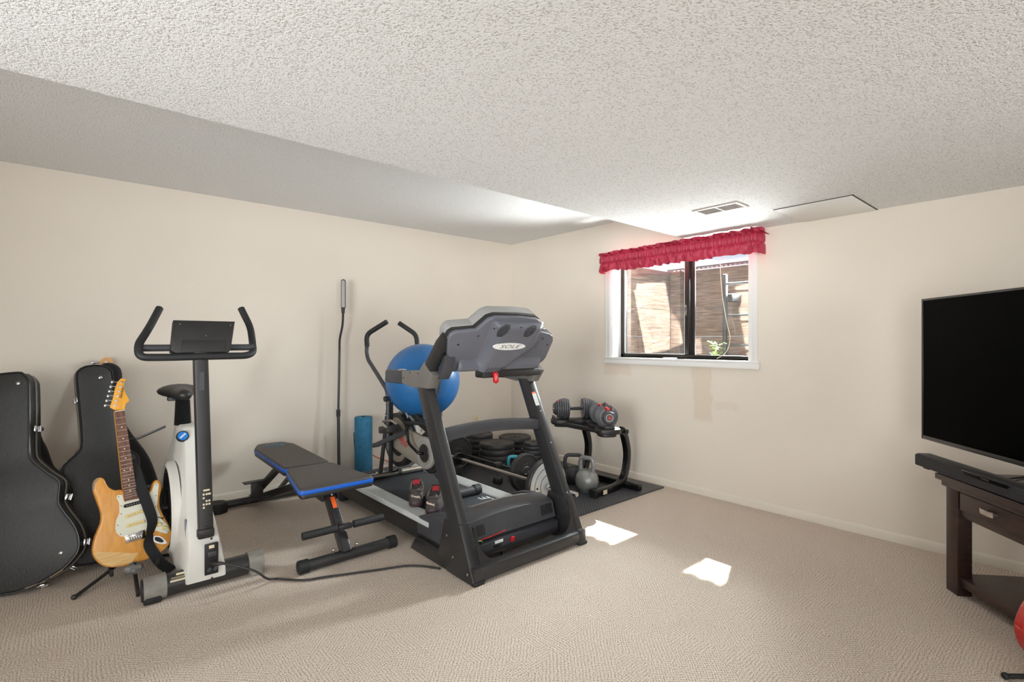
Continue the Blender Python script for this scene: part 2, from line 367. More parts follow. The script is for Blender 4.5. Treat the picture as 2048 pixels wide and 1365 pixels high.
# ------------------------------------------------------------------ window
win = bpy.data.objects.new('window_1', None); col.objects.link(win); win.location = (CX, 2.42, WZ0); win['kind'] = 'structure'
bronze = mat('dark_bronze_aluminium', (52, 46, 42), 0.35, metal=0.4)
def glass_mat():
    m = bpy.data.materials.new('window_glass'); m.use_nodes = True; nt = m.node_tree
    for n in list(nt.nodes):
        if n.type != 'OUTPUT_MATERIAL': nt.nodes.remove(n)
    out = nt.nodes[0]; t = N(nt, 'ShaderNodeBsdfTransparent'); t.inputs[0].default_value = (0.93, 0.96, 0.95, 1)
    g = N(nt, 'ShaderNodeBsdfGlossy'); g.inputs['Roughness'].default_value = 0.02
    d = N(nt, 'ShaderNodeBsdfDiffuse'); d.inputs[0].default_value = (0.8, 0.85, 0.9, 1)
    lw = N(nt, 'ShaderNodeLayerWeight'); lw.inputs[0].default_value = 0.5
    fo = mathn(nt, 'ADD', mathn(nt, 'MULTIPLY', mathn(nt, 'POWER', lw.outputs['Facing'], 5), 0.5), 0.04)
    mx = N(nt, 'ShaderNodeMixShader'); nt.links.new(fo, mx.inputs[0]); nt.links.new(t.outputs[0], mx.inputs[1]); nt.links.new(g.outputs[0], mx.inputs[2])
    tc = N(nt, 'ShaderNodeTexCoord'); n1 = N(nt, 'ShaderNodeTexNoise'); n1.inputs['Scale'].default_value = 6; n1.inputs['Detail'].default_value = 6; nt.links.new(tc.outputs['Object'], n1.inputs['Vector'])
    mr = N(nt, 'ShaderNodeMapRange'); nt.links.new(n1.outputs['Fac'], mr.inputs[0]); mr.inputs[1].default_value = 0.35; mr.inputs[2].default_value = 0.8; mr.inputs[3].default_value = 0.012; mr.inputs[4].default_value = 0.06
    m2 = N(nt, 'ShaderNodeMixShader'); nt.links.new(mr.outputs[0], m2.inputs[0]); nt.links.new(mx.outputs[0], m2.inputs[1]); nt.links.new(d.outputs[0], m2.inputs[2])
    nt.links.new(m2.outputs[0], out.inputs[0]); return m
glass = glass_mat()
FX = CX + 0.145     # plane of the metal sash
m = MB(); m.bx(CX - 0.002, CX + 0.2, WY1 - 0.012, WY1, WZ0, WZ1); m.bx(CX - 0.002, CX + 0.2, WY0, WY0 + 0.012, WZ0, WZ1); m.bx(CX - 0.002, CX + 0.2, WY0, WY1, WZ1 - 0.012, WZ1)
m.build('jamb_lining', white, win)
def casing(y0, y1):
    m = MB(); m.bx(CX - 0.014, CX, y0, y1, WZ0 - 0.01, ZL); m.bx(CX - 0.020, CX, y0 + 0.012, y1 - 0.028, WZ0 - 0.01, ZL, 0.003); return m.build('casing', white, win)
casing(WY1 - 0.004, WY1 + 0.066); casing(WY0 - 0.062, WY0 + 0.004)
m = MB(); m.bx(CX - 0.014, CX, WY0, WY1, WZ1, ZL); m.build('head_casing', white, win)
m = MB(); m.bx(CX - 0.032, CX + 0.16, WY0 - 0.08, WY1 + 0.08, WZ0 - 0.016, WZ0, 0.004); m.bx(CX - 0.024, CX, WY0 - 0.078, WY1 + 0.078, WZ0 - 0.062, WZ0 - 0.014, 0.004); m.build('window_sill', white, win)
YM = 2.36
m = MB(); fz0 = WZ0
m.bx(FX - 0.02, FX + 0.04, WY0, WY1, fz0, fz0 + 0.034, 0.003); m.bx(FX - 0.02, FX + 0.04, WY0, WY1, WZ1 - 0.04, WZ1, 0.003)
m.bx(FX - 0.02, FX + 0.04, WY1 - 0.045, WY1 - 0.012, fz0, WZ1, 0.003); m.bx(FX - 0.02, FX + 0.04, WY0 + 0.004, WY0 + 0.03, fz0, WZ1, 0.003)
m.build('sash_frame', bronze, win)
m = MB(); m.bx(FX - 0.012, FX + 0.012, YM - 0.012, YM + 0.028, fz0 + 0.03, WZ1 - 0.03, 0.003); m.bx(FX + 0.014, FX + 0.036, YM - 0.05, YM - 0.008, fz0 + 0.03, WZ1 - 0.03, 0.003); m.build('meeting_stile', bronze, win)
m = MB(); m.bx(FX - 0.010, FX + 0.0, YM + 0.030, WY1 - 0.045, fz0 + 0.034, fz0 + 0.040); m.bx(FX - 0.010, FX + 0.0, WY1 - 0.052, WY1 - 0.045, fz0 + 0.03, WZ1 - 0.04); m.bx(FX - 0.010, FX, YM + 0.028, YM + 0.033, fz0 + 0.03, WZ1 - 0.04); m.build('sash_trim', silver, win)
MB().bx(FX, FX + 0.004, YM + 0.02, WY1 - 0.045, fz0 + 0.03, WZ1 - 0.04).build('pane', glass, win)
MB().bx(FX + 0.024, FX + 0.028, WY0 + 0.025, YM - 0.03, fz0 + 0.03, WZ1 - 0.04).build('pane', glass, win)
m = MB(); m.bx(FX - 0.022, FX - 0.012, YM + 0.006, YM + 0.02, 1.50, 1.60, 0.003); m.box((FX - 0.03, YM + 0.013, 1.56), (0.02, 0.010, 0.035), 0.003); m.build('latch', steel, win)
m = MB(); m.tube(smooth_path([(FX - 0.03, 2.06, 2.05), (FX - 0.03, 2.04, 1.7), (FX - 0.03, 2.0, 1.45), (FX - 0.03, 1.97, 1.30), (FX - 0.035, 2.0, 1.19), (FX - 0.06, 2.07, WZ0 + 0.006)]), 0.0028, n=6)
tag(m.build('blind_cord', mat('cream_cord', (214, 200, 176), 0.7)), 'thin cream blind cord hanging in front of the right window pane', 'cord')
MB().box((CX + 0.03, 2.47, WZ0 + 0.004), (0.03, 0.12, 0.006), 0.002, rot=(0, 0, 0.3)).build('sash_stop', white, win)
# ------------------------------------------------------------------ window well outside
def plank_mat():
    m = bpy.data.materials.new('weathered_redwood_plank'); m.use_nodes = True; nt = m.node_tree; b = nt.nodes['Principled BSDF']
    tc = N(nt, 'ShaderNodeTexCoord'); oi = N(nt, 'ShaderNodeObjectInfo')
    mp = N(nt, 'ShaderNodeMapping'); mp.inputs['Scale'].default_value = (2.0, 2.0, 26.0); nt.links.new(tc.outputs['Object'], mp.inputs[0])
    av = N(nt, 'ShaderNodeVectorMath', operation='ADD'); nt.links.new(mp.outputs[0], av.inputs[0])
    cm = N(nt, 'ShaderNodeCombineXYZ'); nt.links.new(mathn(nt, 'MULTIPLY', oi.outputs['Random'], 40), cm.inputs[0]); nt.links.new(cm.outputs[0], av.inputs[1])
    n1 = N(nt, 'ShaderNodeTexNoise'); n1.inputs['Scale'].default_value = 2.2; n1.inputs['Detail'].default_value = 8; n1.inputs['Distortion'].default_value = 1.2; nt.links.new(av.outputs[0], n1.inputs['Vector'])
    cr = N(nt, 'ShaderNodeValToRGB'); nt.links.new(n1.outputs['Fac'], cr.inputs[0]); e = cr.color_ramp.elements
    e[0].position = 0.3; e[0].color = rgb(62, 48, 40); e[1].position = 0.72; e[1].color = rgb(132, 110, 94)
    x = e.new(0.5); x.color = rgb(98, 76, 62)
    nt.links.new(cr.outputs[0], b.inputs['Base Color']); b.inputs['Roughness'].default_value = 0.9
    bp = N(nt, 'ShaderNodeBump'); bp.inputs['Strength'].default_value = 0.5; bp.inputs['Distance'].default_value = 0.004; nt.links.new(n1.outputs['Fac'], bp.inputs['Height']); nt.links.new(bp.outputs[0], b.inputs['Normal'])
    return m
plank = plank_mat()
ws = thing('plank_well_wall', 'weathered brown plank retaining wall of the window well seen through both panes', 'wall', (5.2, 2.4, 0.75), kind='structure')
zs = [0.75, 1.03, 1.33, 1.63, 1.93]
zt = [1.03, 1.33, 1.63, 1.93, 2.062]
for a, b_ in zip(zs, zt):
    MB().bx(5.2, 5.24, 0.55, 3.16, a + 0.0012, b_ - 0.0012, 0.004).build('plank', plank, ws)
    MB().bx(4.16, 5.2, 3.17, 3.21, a + 0.0012, b_ - 0.0012, 0.004).build('plank', plank, ws)
    MB().bx(4.16, 5.2, 0.50, 0.54, a + 0.0012, b_ - 0.0012, 0.004).build('plank', plank, ws)
MB().bx(5.10, 5.2, 3.04, 3.165, 0.75, 2.062, 0.006).build('corner_post', plank, ws)
MB().bx(4.16, 4.25, 3.08, 3.168, 0.75, 2.062, 0.006).build('corner_post', plank, ws)
m = MB(); m.bx(4.15, 5.3, 0.5, 3.25, 0.6, 0.75); m.build('trim_1', mat('gravel', (150, 142, 132), 0.95, var=0.4, vscale=40, bump=1.0, bscale=60), kind='structure')
# roof of the well: opaque sheet and boards added to trim the sun, open wire grate on the far side
gr = thing('well_grate', 'dark metal grate frame over the top of the window well', 'grate', (4.7, 2.4, 2.1))
m = MB()
m.box((5.19, 1.9, 2.085), (0.03, 2.7, 0.03), 0.003); m.build('edge_bar', blackmet, gr)
m = MB(); m.box((4.98, 2.10, 2.14), (0.46, 0.035, 0.03), 0.003, rot=(0, R(12), R(20))); m.build('cross_bar', blackmet, gr)

m = MB()
for k in range(52): m.box((5.168, 0.6 + k * 0.05, 2.075), (0.012, 0.028, 0.012), 0, rot=(0, 0, R(40)))
m.build('wire_links', steel, gr, kind='stuff')
sheet = mat('white_corrugated_sheet', (214, 222, 232), 0.6)
m = MB(); vs = []; fs = []; ny = 160
for i in range(ny):
    y = 0.45 + i * (3.25 - 0.45) / (ny - 1); zc = 0.012 * math.sin(i * 1.1)
    for x, z in ((4.165, 2.46), (4.755, 2.235)): vs += [(x, y, z + zc), (x, y, z + zc + 0.004)]
for i in range(ny - 1):
    a = i * 4; fs += [(a, a + 4, a + 6, a + 2), (a + 1, a + 3, a + 7, a + 5)]
m.add(vs, fs); tag(m.build('corrugated_sun_stop', sheet), 'white corrugated sheet added over the house side of the well to cut the sun', 'cover')
m = MB(); m.bx(4.67, 5.45, 2.275, 2.76, 2.175, 2.19); m.bx(4.67, 5.45, 0.3, 2.06, 2.175, 2.19)  # boards added to mask the sun between and beside its floor patches
tag(m.build('sun_mask_board', sheet), 'pale board added over the window well to split the sun patches', 'board')
# ladder, plant
ld = thing('well_ladder', 'dark steel escape ladder standing against the plank wall outside the right pane', 'ladder', (5.0, 2.5, 0.75))
MB().bx(4.99, 5.03, 2.46, 2.50, 0.75, 1.96, 0.01).build('side_rail', printk, ld)
MB().bx(4.99, 5.03, 2.02, 2.06, 0.75, 1.96, 0.01).build('side_rail', blackmet, ld)
for z in (0.98, 1.24, 1.54, 1.86): MB().cyl((5.01, 2.04, z), (5.01, 2.47, z), 0.011, n=10).build('rung', printk, ld)
MB().bx(5.03, 5.19, 2.40, 2.46, 1.68, 1.76, 0.004).build('wall_bracket', blackmet, ld)
leaf = mat('fern_green', (126, 170, 74), 0.6)
fern = thing('well_plant', 'small bright green fern growing at the foot of the ladder', 'plant', (4.85, 2.5, 0.75))
MB().cyl((4.85, 2.5, 0.75), (4.85, 2.5, 1.2), 0.004, n=6).build('stem', leaf, fern)
m = MB()
for k in range(46):
    a = random.uniform(0, 6.28); rr = random.uniform(0.01, 0.09); z = 1.14 + random.uniform(0, 0.14)
    m.box((4.85 + rr * math.cos(a), 2.5 + rr * math.sin(a), z), (0.035, 0.012, 0.002), 0, rot=(random.uniform(-.6, .6), random.uniform(-.6, .6), a))
m.build('leaves', leaf, fern, kind='stuff')
# ------------------------------------------------------------------ valance
def cloth_mat():
    m = mat('crimson_gathered_cloth', (172, 40, 66), 0.5, var=0.10, vscale=8); return m
cloth = cloth_mat()
def valance():
    T = thing('window_valance', 'crimson gathered cloth valance over the basement window', 'curtain', (3.84, 2.4, 1.93))
    L0, L1, XF = 1.645, 3.145, 3.835
    # path: return to the wall at the right end, along the front, return at the left end
    path = [(CX - 0.02, L0 - 0.0), (XF + 0.02, L0), (XF, L0 + 0.02), (XF, L1 - 0.02), (XF + 0.02, L1), (CX - 0.02, L1)]
    pts = []; 
    for i in range(len(path) - 1):
        a = Vector(path[i]); b = Vector(path[i + 1]); n = max(2, int((b - a).length / 0.0022))
        for j in range(n): pts.append(a + (b - a) * j / n)
    rnd = random.Random(3)
    def fold(s, seed, base):
        v = fold0(s, seed, base); return math.copysign(abs(v) ** 0.85, v) * 1.1
    def fold0(s, seed, base):
        r = 0
        for k, (f, a) in enumerate(((base, 1.0), (base * 1.73, 0.6), (base * 0.41, 0.9))): r += a * math.sin(s * f + seed * (k + 1.3) + 1.6 * math.sin(s * f * 0.23 + seed))
        return r / 2.5
    def grid(name, rows, seed):
        vs = []; fs = []; n = len(pts); s = 0
        for i, p in enumerate(pts):
            if i: s += (p - pts[i - 1]).length
            q = pts[min(i + 1, n - 1)] - pts[max(i - 1, 0)]; nrm = Vector((-q.y, q.x)).normalized()
            if nrm.x > 0 and abs(q.y) > abs(q.x): nrm = -nrm
            elif abs(q.x) >= abs(q.y): nrm = Vector((0, -1)) if p.y < 2.4 else Vector((0, 1))
            ycl = p.y
            for (z, out, amp, base, jz) in rows:
                f = fold(s, seed, base)
                zz = z + jz * (fold(s, seed + 5, 14) + 0.7 * f)
                if callable(out): o_ = out(ycl)
                else: o_ = out
                d = nrm * (o_ + amp * f)
                tgl = Vector((q.x, q.y)).normalized() * amp * 0.5 * fold(s, seed + 2, base)
                vs.append((p.x + d.x + tgl.x, p.y + d.y + tgl.y, zz))
        k = len(rows)
        for i in range(n - 1):
            for j in range(k - 1): fs.append((i * k + j, (i + 1) * k + j, (i + 1) * k + j + 1, i * k + j + 1))
        return MB().add(vs, fs).build(name, cloth, T, smooth=70)
    grid('gathered_band', [(2.092, 0, 0.002, 230, 0.001), (2.084, 0.010, 0.0045, 230, 0), (2.055, 0.014, 0.0055, 230, 0), (2.028, 0.012, 0.0045, 230, 0), (2.018, 0, 0.002, 230, 0.001)], 1)
    grid('bottom_ruffle', [(2.020, 0.002, 0.003, 150, 0), (2.006, 0.012, 0.010, 95, 0), (1.985, 0.014, 0.016, 66, 0), (1.958, 0.014, 0.019, 60, 0.004), (1.936, 0.012, 0.022, 56, 0.008)], 2)
    grid('top_ruffle', [(2.090, 0.002, 0.003, 150, 0), (2.100, 0.012, 0.016, 85, 0), (2.110, 0.018, 0.019, 60, 0.0), (2.119, 0.014, 0.019, 55, 0.003), (2.127, 0.0, 0.015, 50, 0.005)], 4)
    m = MB(); m.tube([(CX, L0, 2.055), (XF + 0.012, L0 + 0.004, 2.055), (XF + 0.008, L0 + 0.02, 2.055), (XF + 0.008, L1 - 0.02, 2.055), (XF + 0.012, L1 - 0.004, 2.055), (CX, L1, 2.055)], 0.005, n=6); m.build('curtain_rod', white, T)
    # loose corner of cloth flopping off the right end
    m = MB(); vs = []; fs = []
    for i in range(9):
        t = i / 8.0
        for j in range(7):
            u = j / 6.0
            wdt = 0.05 * (1 - t) + 0.004
            vs.append((XF - 0.006 + 0.012 * math.sin(u * 9 + t * 3) * (1 - t * .5) + 0.02 * t, L0 + 0.06 - 0.115 * t - 0.02 * t * t, 2.112 - 0.040 * t * t - 0.01 * t + (u - 0.5) * wdt * 1.0))
    for i in range(8):
        for j in range(6): fs.append((i * 7 + j, (i + 1) * 7 + j, (i + 1) * 7 + j + 1, i * 7 + j + 1))
    m.add(vs, fs); m.build('loose_corner', cloth, T)
valance()
# ------------------------------------------------------------------ ceiling vent, access panel, outlet
vt = thing('ceiling_vent', 'grey metal air register in the low ceiling near the window', 'vent', (3.16, 1.6, ZL))
taupe = mat('taupe_metal', (176, 162, 152), 0.5)
m = MB(); z0 = ZL - 0.008
m.bx(3.06, 3.085, 1.44, 1.74, z0, ZL, 0.002); m.bx(3.205, 3.23, 1.44, 1.74, z0, ZL, 0.002); m.bx(3.085, 3.205, 1.44, 1.462, z0, ZL, 0.002); m.bx(3.085, 3.205, 1.718, 1.74, z0, ZL, 0.002); m.bx(3.085, 3.205, 1.585, 1.597, z0, ZL, 0.002)
m.build('frame', taupe, vt)
MB().bx(3.085, 3.205, 1.46, 1.72, ZL - 0.0015, ZL - 0.0005).build('duct_opening', mat('dark_duct', (40, 38, 36), 0.8), vt)
for y0, y1 in ((1.462, 1.585), (1.597, 1.718)):
    for k in range(10):
        yy = y0 + 0.008 + k * (y1 - y0 - 0.014) / 9
        MB().box((3.145, yy, ZL - 0.005), (0.118, 0.0040, 0.003), 0, rot=(R(20), 0, 0)).build('slat', taupe, vt)
ap = thing('access_panel', 'smooth white access panel set in the low ceiling beside the right wall', 'panel', (3.68, 1.14, ZL))
MB().bx(3.445, CX - 0.002, 0.94, 1.37, ZL - 0.006, ZL - 0.002, 0.001).build('board', white, ap)
m = MB(); m.bx(3.437, 3.445, 0.93, 1.38, ZL - 0.004, ZL - 0.0005); m.bx(3.437, CX - 0.002, 0.932, 0.94, ZL - 0.004, ZL - 0.0005); m.build('shadow_gap', mat('dark_gap', (92, 86, 80), 0.9), ap)
ol = thing('wall_outlet', 'cream double wall outlet on the back wall near the corner', 'outlet', (3.415, CY, 0.38))
cream = mat('cream_plastic', (226, 212, 178), 0.45)
MB().box((3.415, CY - 0.004, 0.38), (0.075, 0.007, 0.118), 0.003).build('cover_plate', cream, ol)
for dz in (-0.024, 0.024):
    s_ = MB().box((3.415, CY - 0.009, 0.38 + dz), (0.034, 0.004, 0.030), 0.003).build('socket', cream, ol)
    m = MB(); m.box((3.408, CY - 0.0115, 0.382 + dz), (0.003, 0.001, 0.010)); m.box((3.422, CY - 0.0115, 0.382 + dz), (0.003, 0.001, 0.010)); m.ball((3.415, CY - 0.0115, 0.372 + dz), 0.0025, n=8); m.build('slots', printk, s_)
# ------------------------------------------------------------------ rubber mat
matm = bpy.data.materials.new('diamond_rubber_mat'); matm.use_nodes = True
def _m(nt):
    b = nt.nodes['Principled BSDF']; b.inputs['Base Color'].default_value = rgb(58, 58, 62); b.inputs['Roughness'].default_value = 0.38
    tc = N(nt, 'ShaderNodeTexCoord'); sx = N(nt, 'ShaderNodeSeparateXYZ'); nt.links.new(tc.outputs['Object'], sx.inputs[0])
    u = mathn(nt, 'MULTIPLY', mathn(nt, 'ADD', sx.outputs[0], sx.outputs[1]), 105); v = mathn(nt, 'MULTIPLY', mathn(nt, 'SUBTRACT', sx.outputs[0], sx.outputs[1]), 105)
    h = mathn(nt, 'MULTIPLY', mathn(nt, 'SINE', u), mathn(nt, 'SINE', v)); h = mathn(nt, 'ABSOLUTE', h)
    cr = N(nt, 'ShaderNodeValToRGB'); nt.links.new(h, cr.inputs[0]); cr.color_ramp.elements[0].color = rgb(44, 44, 47); cr.color_ramp.elements[1].color = rgb(84, 85, 90)
    nt.links.new(cr.outputs[0], b.inputs['Base Color'])
    bp = N(nt, 'ShaderNodeBump'); bp.inputs['Strength'].default_value = 0.8; bp.inputs['Distance'].default_value = 0.003; nt.links.new(h, bp.inputs['Height']); nt.links.new(bp.outputs[0], b.inputs['Normal'])
_m(matm.node_tree)
MZ = 0.014
m = MB(); m.bx(2.46, 3.88, 2.465, 4.50, 0, MZ, 0.004)
tag(m.build('rubber_floor_mat', matm), 'black rubber gym mat with raised diamond pattern under the weights', 'mat')
# ------------------------------------------------------------------ treadmill
tm = thing('treadmill', 'black motorised treadmill with a grey console turned away from the camera', 'treadmill', (2.0, 3.0, 0))
def upright(x0, x1, right=False):
    m = MB()
    m.prism([(2.112, 0.0), (2.29, 0.0), (2.375, 0.30), (2.705, 1.02), (2.596, 1.02), (2.250, 0.30)], x0, x1, 'yz', bev=0.012)
    return m
UL0, UL1, UR0, UR1 = 1.565, 1.630, 2.385, 2.450
upright(UL0, UL1).build('upright', blackmet, tm); upright(UR0, UR1).build('upright', blackmet, tm)
for x0, x1 in ((UL0 - 0.004, UL1 + 0.006), (UR0 - 0.006, UR1 + 0.004)):
    m = MB(); m.prism([(2.108, 0.0), (2.36, 0.0), (2.455, 0.075), (2.390, 0.288), (2.238, 0.288)], x0, x1, 'yz', bev=0.010); m.build('upright_boot', blackmet, tm)
    m = MB(); m.prism([(2.115, 0.0), (2.78, 0.0), (2.715, 0.088), (2.115, 0.088)], x0 + 0.008, x1 - 0.008, 'yz', bev=0.006); m.build('base_rail', blackmet, tm)
    m = MB(); m.box(((x0 + x1) / 2, 2.122, 0.010), (x1 - x0 + 0.002, 0.03, 0.020), 0.008); m.build('foot_pad', rubber, tm)
m = MB(); m.bx(UL1 - 0.01, UR0 + 0.01, 2.114, 2.185, 0.010, 0.086, 0.016); m.build('front_cross_bar', blackmet, tm)
# curved gussets in the corners of the frame
for sgn, xa in ((1, UL1), (-1, UR0)):
    P = [(xa, 0.075), (xa + sgn * 0.18, 0.075)]
    for k in range(9):
        a = R(k * 90 / 8); P.append((xa + sgn * (0.016 + 0.115 * (1 - math.sin(a))), 0.087 + 0.115 * (1 - math.cos(a))))
    P.append((xa + sgn * 0.014, 0.27)); P.append((xa, 0.27))
    m = MB(Matrix.Shear('XZ', 4, (0, 0)) if False else Matrix()); 
    m.prism([(p[0], p[1]) for p in P], 2.150, 2.158, 'xz'); 
    m.v = [Vector((p.x, p.y + 0.32 * (p.z - 0.10), p.z)) for p in m.v]
    m.build('corner_gusset', blackmet, tm)
# arched crossbar
P = []
for k in range(17):
    t = k / 16; P.append((UL1 - 0.02 + t * (UR0 - UL1 + 0.04), 2.515, 0.722 + 0.028 * math.sin(math.pi * t) - 0.01 * t))
m = MB(); m.tube(P, 1, flat=(0.030, 0.036), up=(0, 0, 1)); m.build('cross_brace', darkgrey, tm)
# deck
DZ = 0.205
m = MB(); m.bx(1.665, 2.28, 2.55, 4.03, 0.10, 0.165, 0.01); m.build('deck_frame', blackmet, tm)
m = MB(); m.bx(1.60, 1.665, 2.50, 4.03, 0.055, 0.170, 0.012); m.bx(2.255, 2.32, 2.50, 4.03, 0.055, 0.170, 0.012); m.build('deck_side', black, tm)
m = MB(); m.bx(1.70, 2.215, 2.50, 4.00, 0.165, DZ - 0.012, 0.004); m.build('running_belt', beltm, tm)
def siderail(x0, x1, nm):
    m = MB(); m.bx(x0, x1, 2.60, 3.98, DZ - 0.035, DZ - 0.006, 0.004)
    for k in range(8): m.bx(x0 + 0.008 + k * (x1 - x0 - 0.016) / 8, x0 + 0.008 + (k + 0.55) * (x1 - x0 - 0.016) / 8, 2.602, 3.975, DZ - 0.007, DZ - 0.003)
    m.build(nm, silver, tm)
siderail(1.585, 1.700, 'foot_rail'); siderail(2.205, 2.335, 'foot_rail')
for x0, x1 in ((1.578, 1.705), (2.20, 2.342)):
    MB().bx(x0, x1, 3.93, 4.06, 0.07, 0.212, 0.02).build('rear_end_cap', black, tm)
    MB().bx(x0 + 0.02, x1 - 0.03, 3.93, 4.00, 0.0, 0.08, 0.015).build('rear_foot', rubber, tm)
m = MB(); T = frame((1.5775, 3.99, 0.145), (0, -1, 0), (0, 0, 1)); m.T = T; m.prism([(0.038 * math.cos(R(a)), 0.020 * math.sin(R(a))) for a in range(0, 360, 15)], -0.001, 0.002, 'xy'); m.build('end_cap_badge', rimgrey, tm)
text('badge_letters', 'F63', 0.026, T @ Matrix.Translation((0, 0, 0.003)), printr, tm)
m = MB(); m.cyl((1.72, 3.995, 0.165), (2.20, 3.995, 0.165), 0.028, n=20); m.build('rear_roller', black, tm)
text('belt_letters', 'SOLE', 0.105, frame((2.150, 2.660, DZ - 0.0115), (0, 1, 0), (-1, 0, 0)), printw, tm, sx=1.15, shear=0.2)
# motor hood
def hood():
    m = MB(); vs = []; fs = []; nx = 16
    x0, x1 = 1.668, 2.352
    for i in range(nx + 1):
        t = i / nx; x = x0 + (x1 - x0) * t; a = 0.034 * math.sin(math.pi * (0.12 + 0.80 * t))
        prof = [(2.292, 0.148), (2.318, 0.232 + a), (2.335, 0.244 + a), (2.44, 0.262 + a * 0.9), (2.505, 0.250 + a * 0.72), (2.53, DZ - 0.02), (2.53, 0.12), (2.33, 0.12)]
        for y, z in prof: vs.append((x, y, z))
    k = 8
    for i in range(nx):
        for j in range(k): fs.append((i * k + j, i * k + (j + 1) % k, (i + 1) * k + (j + 1) % k, (i + 1) * k + j))
    fs.append(tuple(range(k))); fs.append(tuple(nx * k + j for j in range(k))[::-1])
    m.add(vs, fs); return m
hd = hood().build('motor_hood', darkgrey, tm, smooth=30)
m = MB(); m.prism([(2.44, 0.10), (2.44, 0.24), (2.50, 0.262), (2.60, 0.245), (2.74, 0.20), (2.74, 0.10)], 1.592, 1.690, 'yz', bev=0.012); m.build('hood_side', darkgrey, tm)
m = MB(); m.prism([(2.44, 0.10), (2.44, 0.24), (2.50, 0.262), (2.60, 0.245), (2.74, 0.20), (2.74, 0.10)], 2.33, 2.372, 'yz', bev=0.012); m.build('hood_side', darkgrey, tm)
# light strip across the back of the hood top
m = MB(); vs = []; fs = []
for i in range(13):
    t = i / 12; x = 1.80 + 0.45 * t; a = 0.034 * math.sin(math.pi * (0.12 + 0.80 * (x - 1.668) / 0.684))
    for y, z in ((2.448, 0.2640 + a * 0.885), (2.503, 0.2530 + a * 0.72), (2.503, 0.2460 + a * 0.72), (2.448, 0.2560 + a * 0.885)): vs.append((x, y, z))
for i in range(12):
    for j in range(4): fs.append((i * 4 + j, i * 4 + (j + 1) % 4, (i + 1) * 4 + (j + 1) % 4, (i + 1) * 4 + j))
fs.append((0, 1, 2, 3)); fs.append((48, 51, 50, 49)); m.add(vs, fs); m.build('hood_trim_strip', rimgrey, tm)
# louvres in the hood front
FT = frame((0, 2.2905, 0.148), (1, 0, 0), (0, 0.026, 0.101))
def louvre(xc, z0, zh, n, nm):
    m = MB(FT)
    for k in range(n): m.box((xc + (k - n / 2) * 0.0115, z0, 0.0), (0.0055, zh, 0.003), 0)
    return m.build(nm, printk, tm)
louvre(1.740, 0.052, 0.060, 9, 'side_vent'); louvre(2.290, 0.058, 0.062, 9, 'side_vent')
# lower pan with socket, switch, wires
m = MB(); m.prism([(2.33, 0.05), (2.275, 0.062), (2.275, 0.122), (2.33, 0.136), (2.62, 0.136), (2.62, 0.05)], 1.668, 2.362, 'yz', bev=0.006); m.build('motor_pan', darkgrey, tm)
m = MB(); m.cyl((1.68, 2.30, 0.070), (2.36, 2.30, 0.070), 0.030, n=18); m.build('lift_tube', blackmet, tm)
m = MB(); m.box((1.865, 2.273, 0.116), (0.06, 0.004, 0.016)); m.build('socket_label', printw, tm)
m = MB(); m.box((1.862, 2.272, 0.094), (0.036, 0.008, 0.020), 0.003); m.cyl((1.832, 2.275, 0.094), (1.832, 2.268, 0.094), 0.008, n=12); m.build('power_socket', printk, tm)
m = MB(); m.box((1.965, 2.268, 0.106), (0.028, 0.012, 0.030), 0.004, rot=(0.25, 0, 0)); m.build('power_switch', red, tm)
m = MB(); 
m.tube(smooth_path([(1.72, 2.30, 0.14), (1.76, 2.285, 0.152), (1.82, 2.29, 0.150), (1.90, 2.292, 0.158), (1.95, 2.30, 0.160)]), 0.0028, n=6); m.build('red_wire', red, tm)
m = MB(); m.tube(smooth_path([(1.70, 2.29, 0.128), (1.715, 2.28, 0.15), (1.74, 2.282, 0.146), (1.76, 2.29, 0.132)]), 0.003, n=6); m.build('green_wire', mat('green_wire', (90, 160, 60), 0.5), tm)
m = MB(); m.bx(1.70, 2.34, 2.31, 2.33, 0.13, 0.16); m.build('hood_gap', printk, tm)
m = MB()
for px_, py_, pz_ in ((1.5605, 2.36, 0.20), (1.5605, 2.30, 0.10), (1.5605, 2.165, 0.05), (1.5605, 2.63, 0.75), (2.4535, 2.3, 0.3)): m.ball((px_, py_, pz_), 0.008, (0.5, 1, 1), n=10)
for pz_ in (0.30, 0.60, 0.80): m.ball((2.41, 2.245 + (pz_ - 0.30) * 0.488 - 0.002, pz_), 0.007, (1, .4, 1), n=10)
each(m, 'bolt', steel, tm)
# safety label on the right upright (front face)
d = Vector((0, 0.351, 0.72)).normalized(); LT = frame((2.398, 2.245 + 0.351 * (0.885 - 0.3) / 0.72 - 0.003, 0.885), (1, 0, 0), d)
m = MB(LT); m.box((0, -0.008, 0), (0.034, 0.085, 0.002)); m.mi = 1; m.box((0, 0.041, 0), (0.034, 0.014, 0.002)); m.build('warning_label', [printw, orange], tm)
m = MB(LT)
for k in range(7): m.box((0, -0.042 + k * 0.011, 0.0012), (0.026, 0.003, 0.0006))
m.build('label_lines', midgrey, tm)
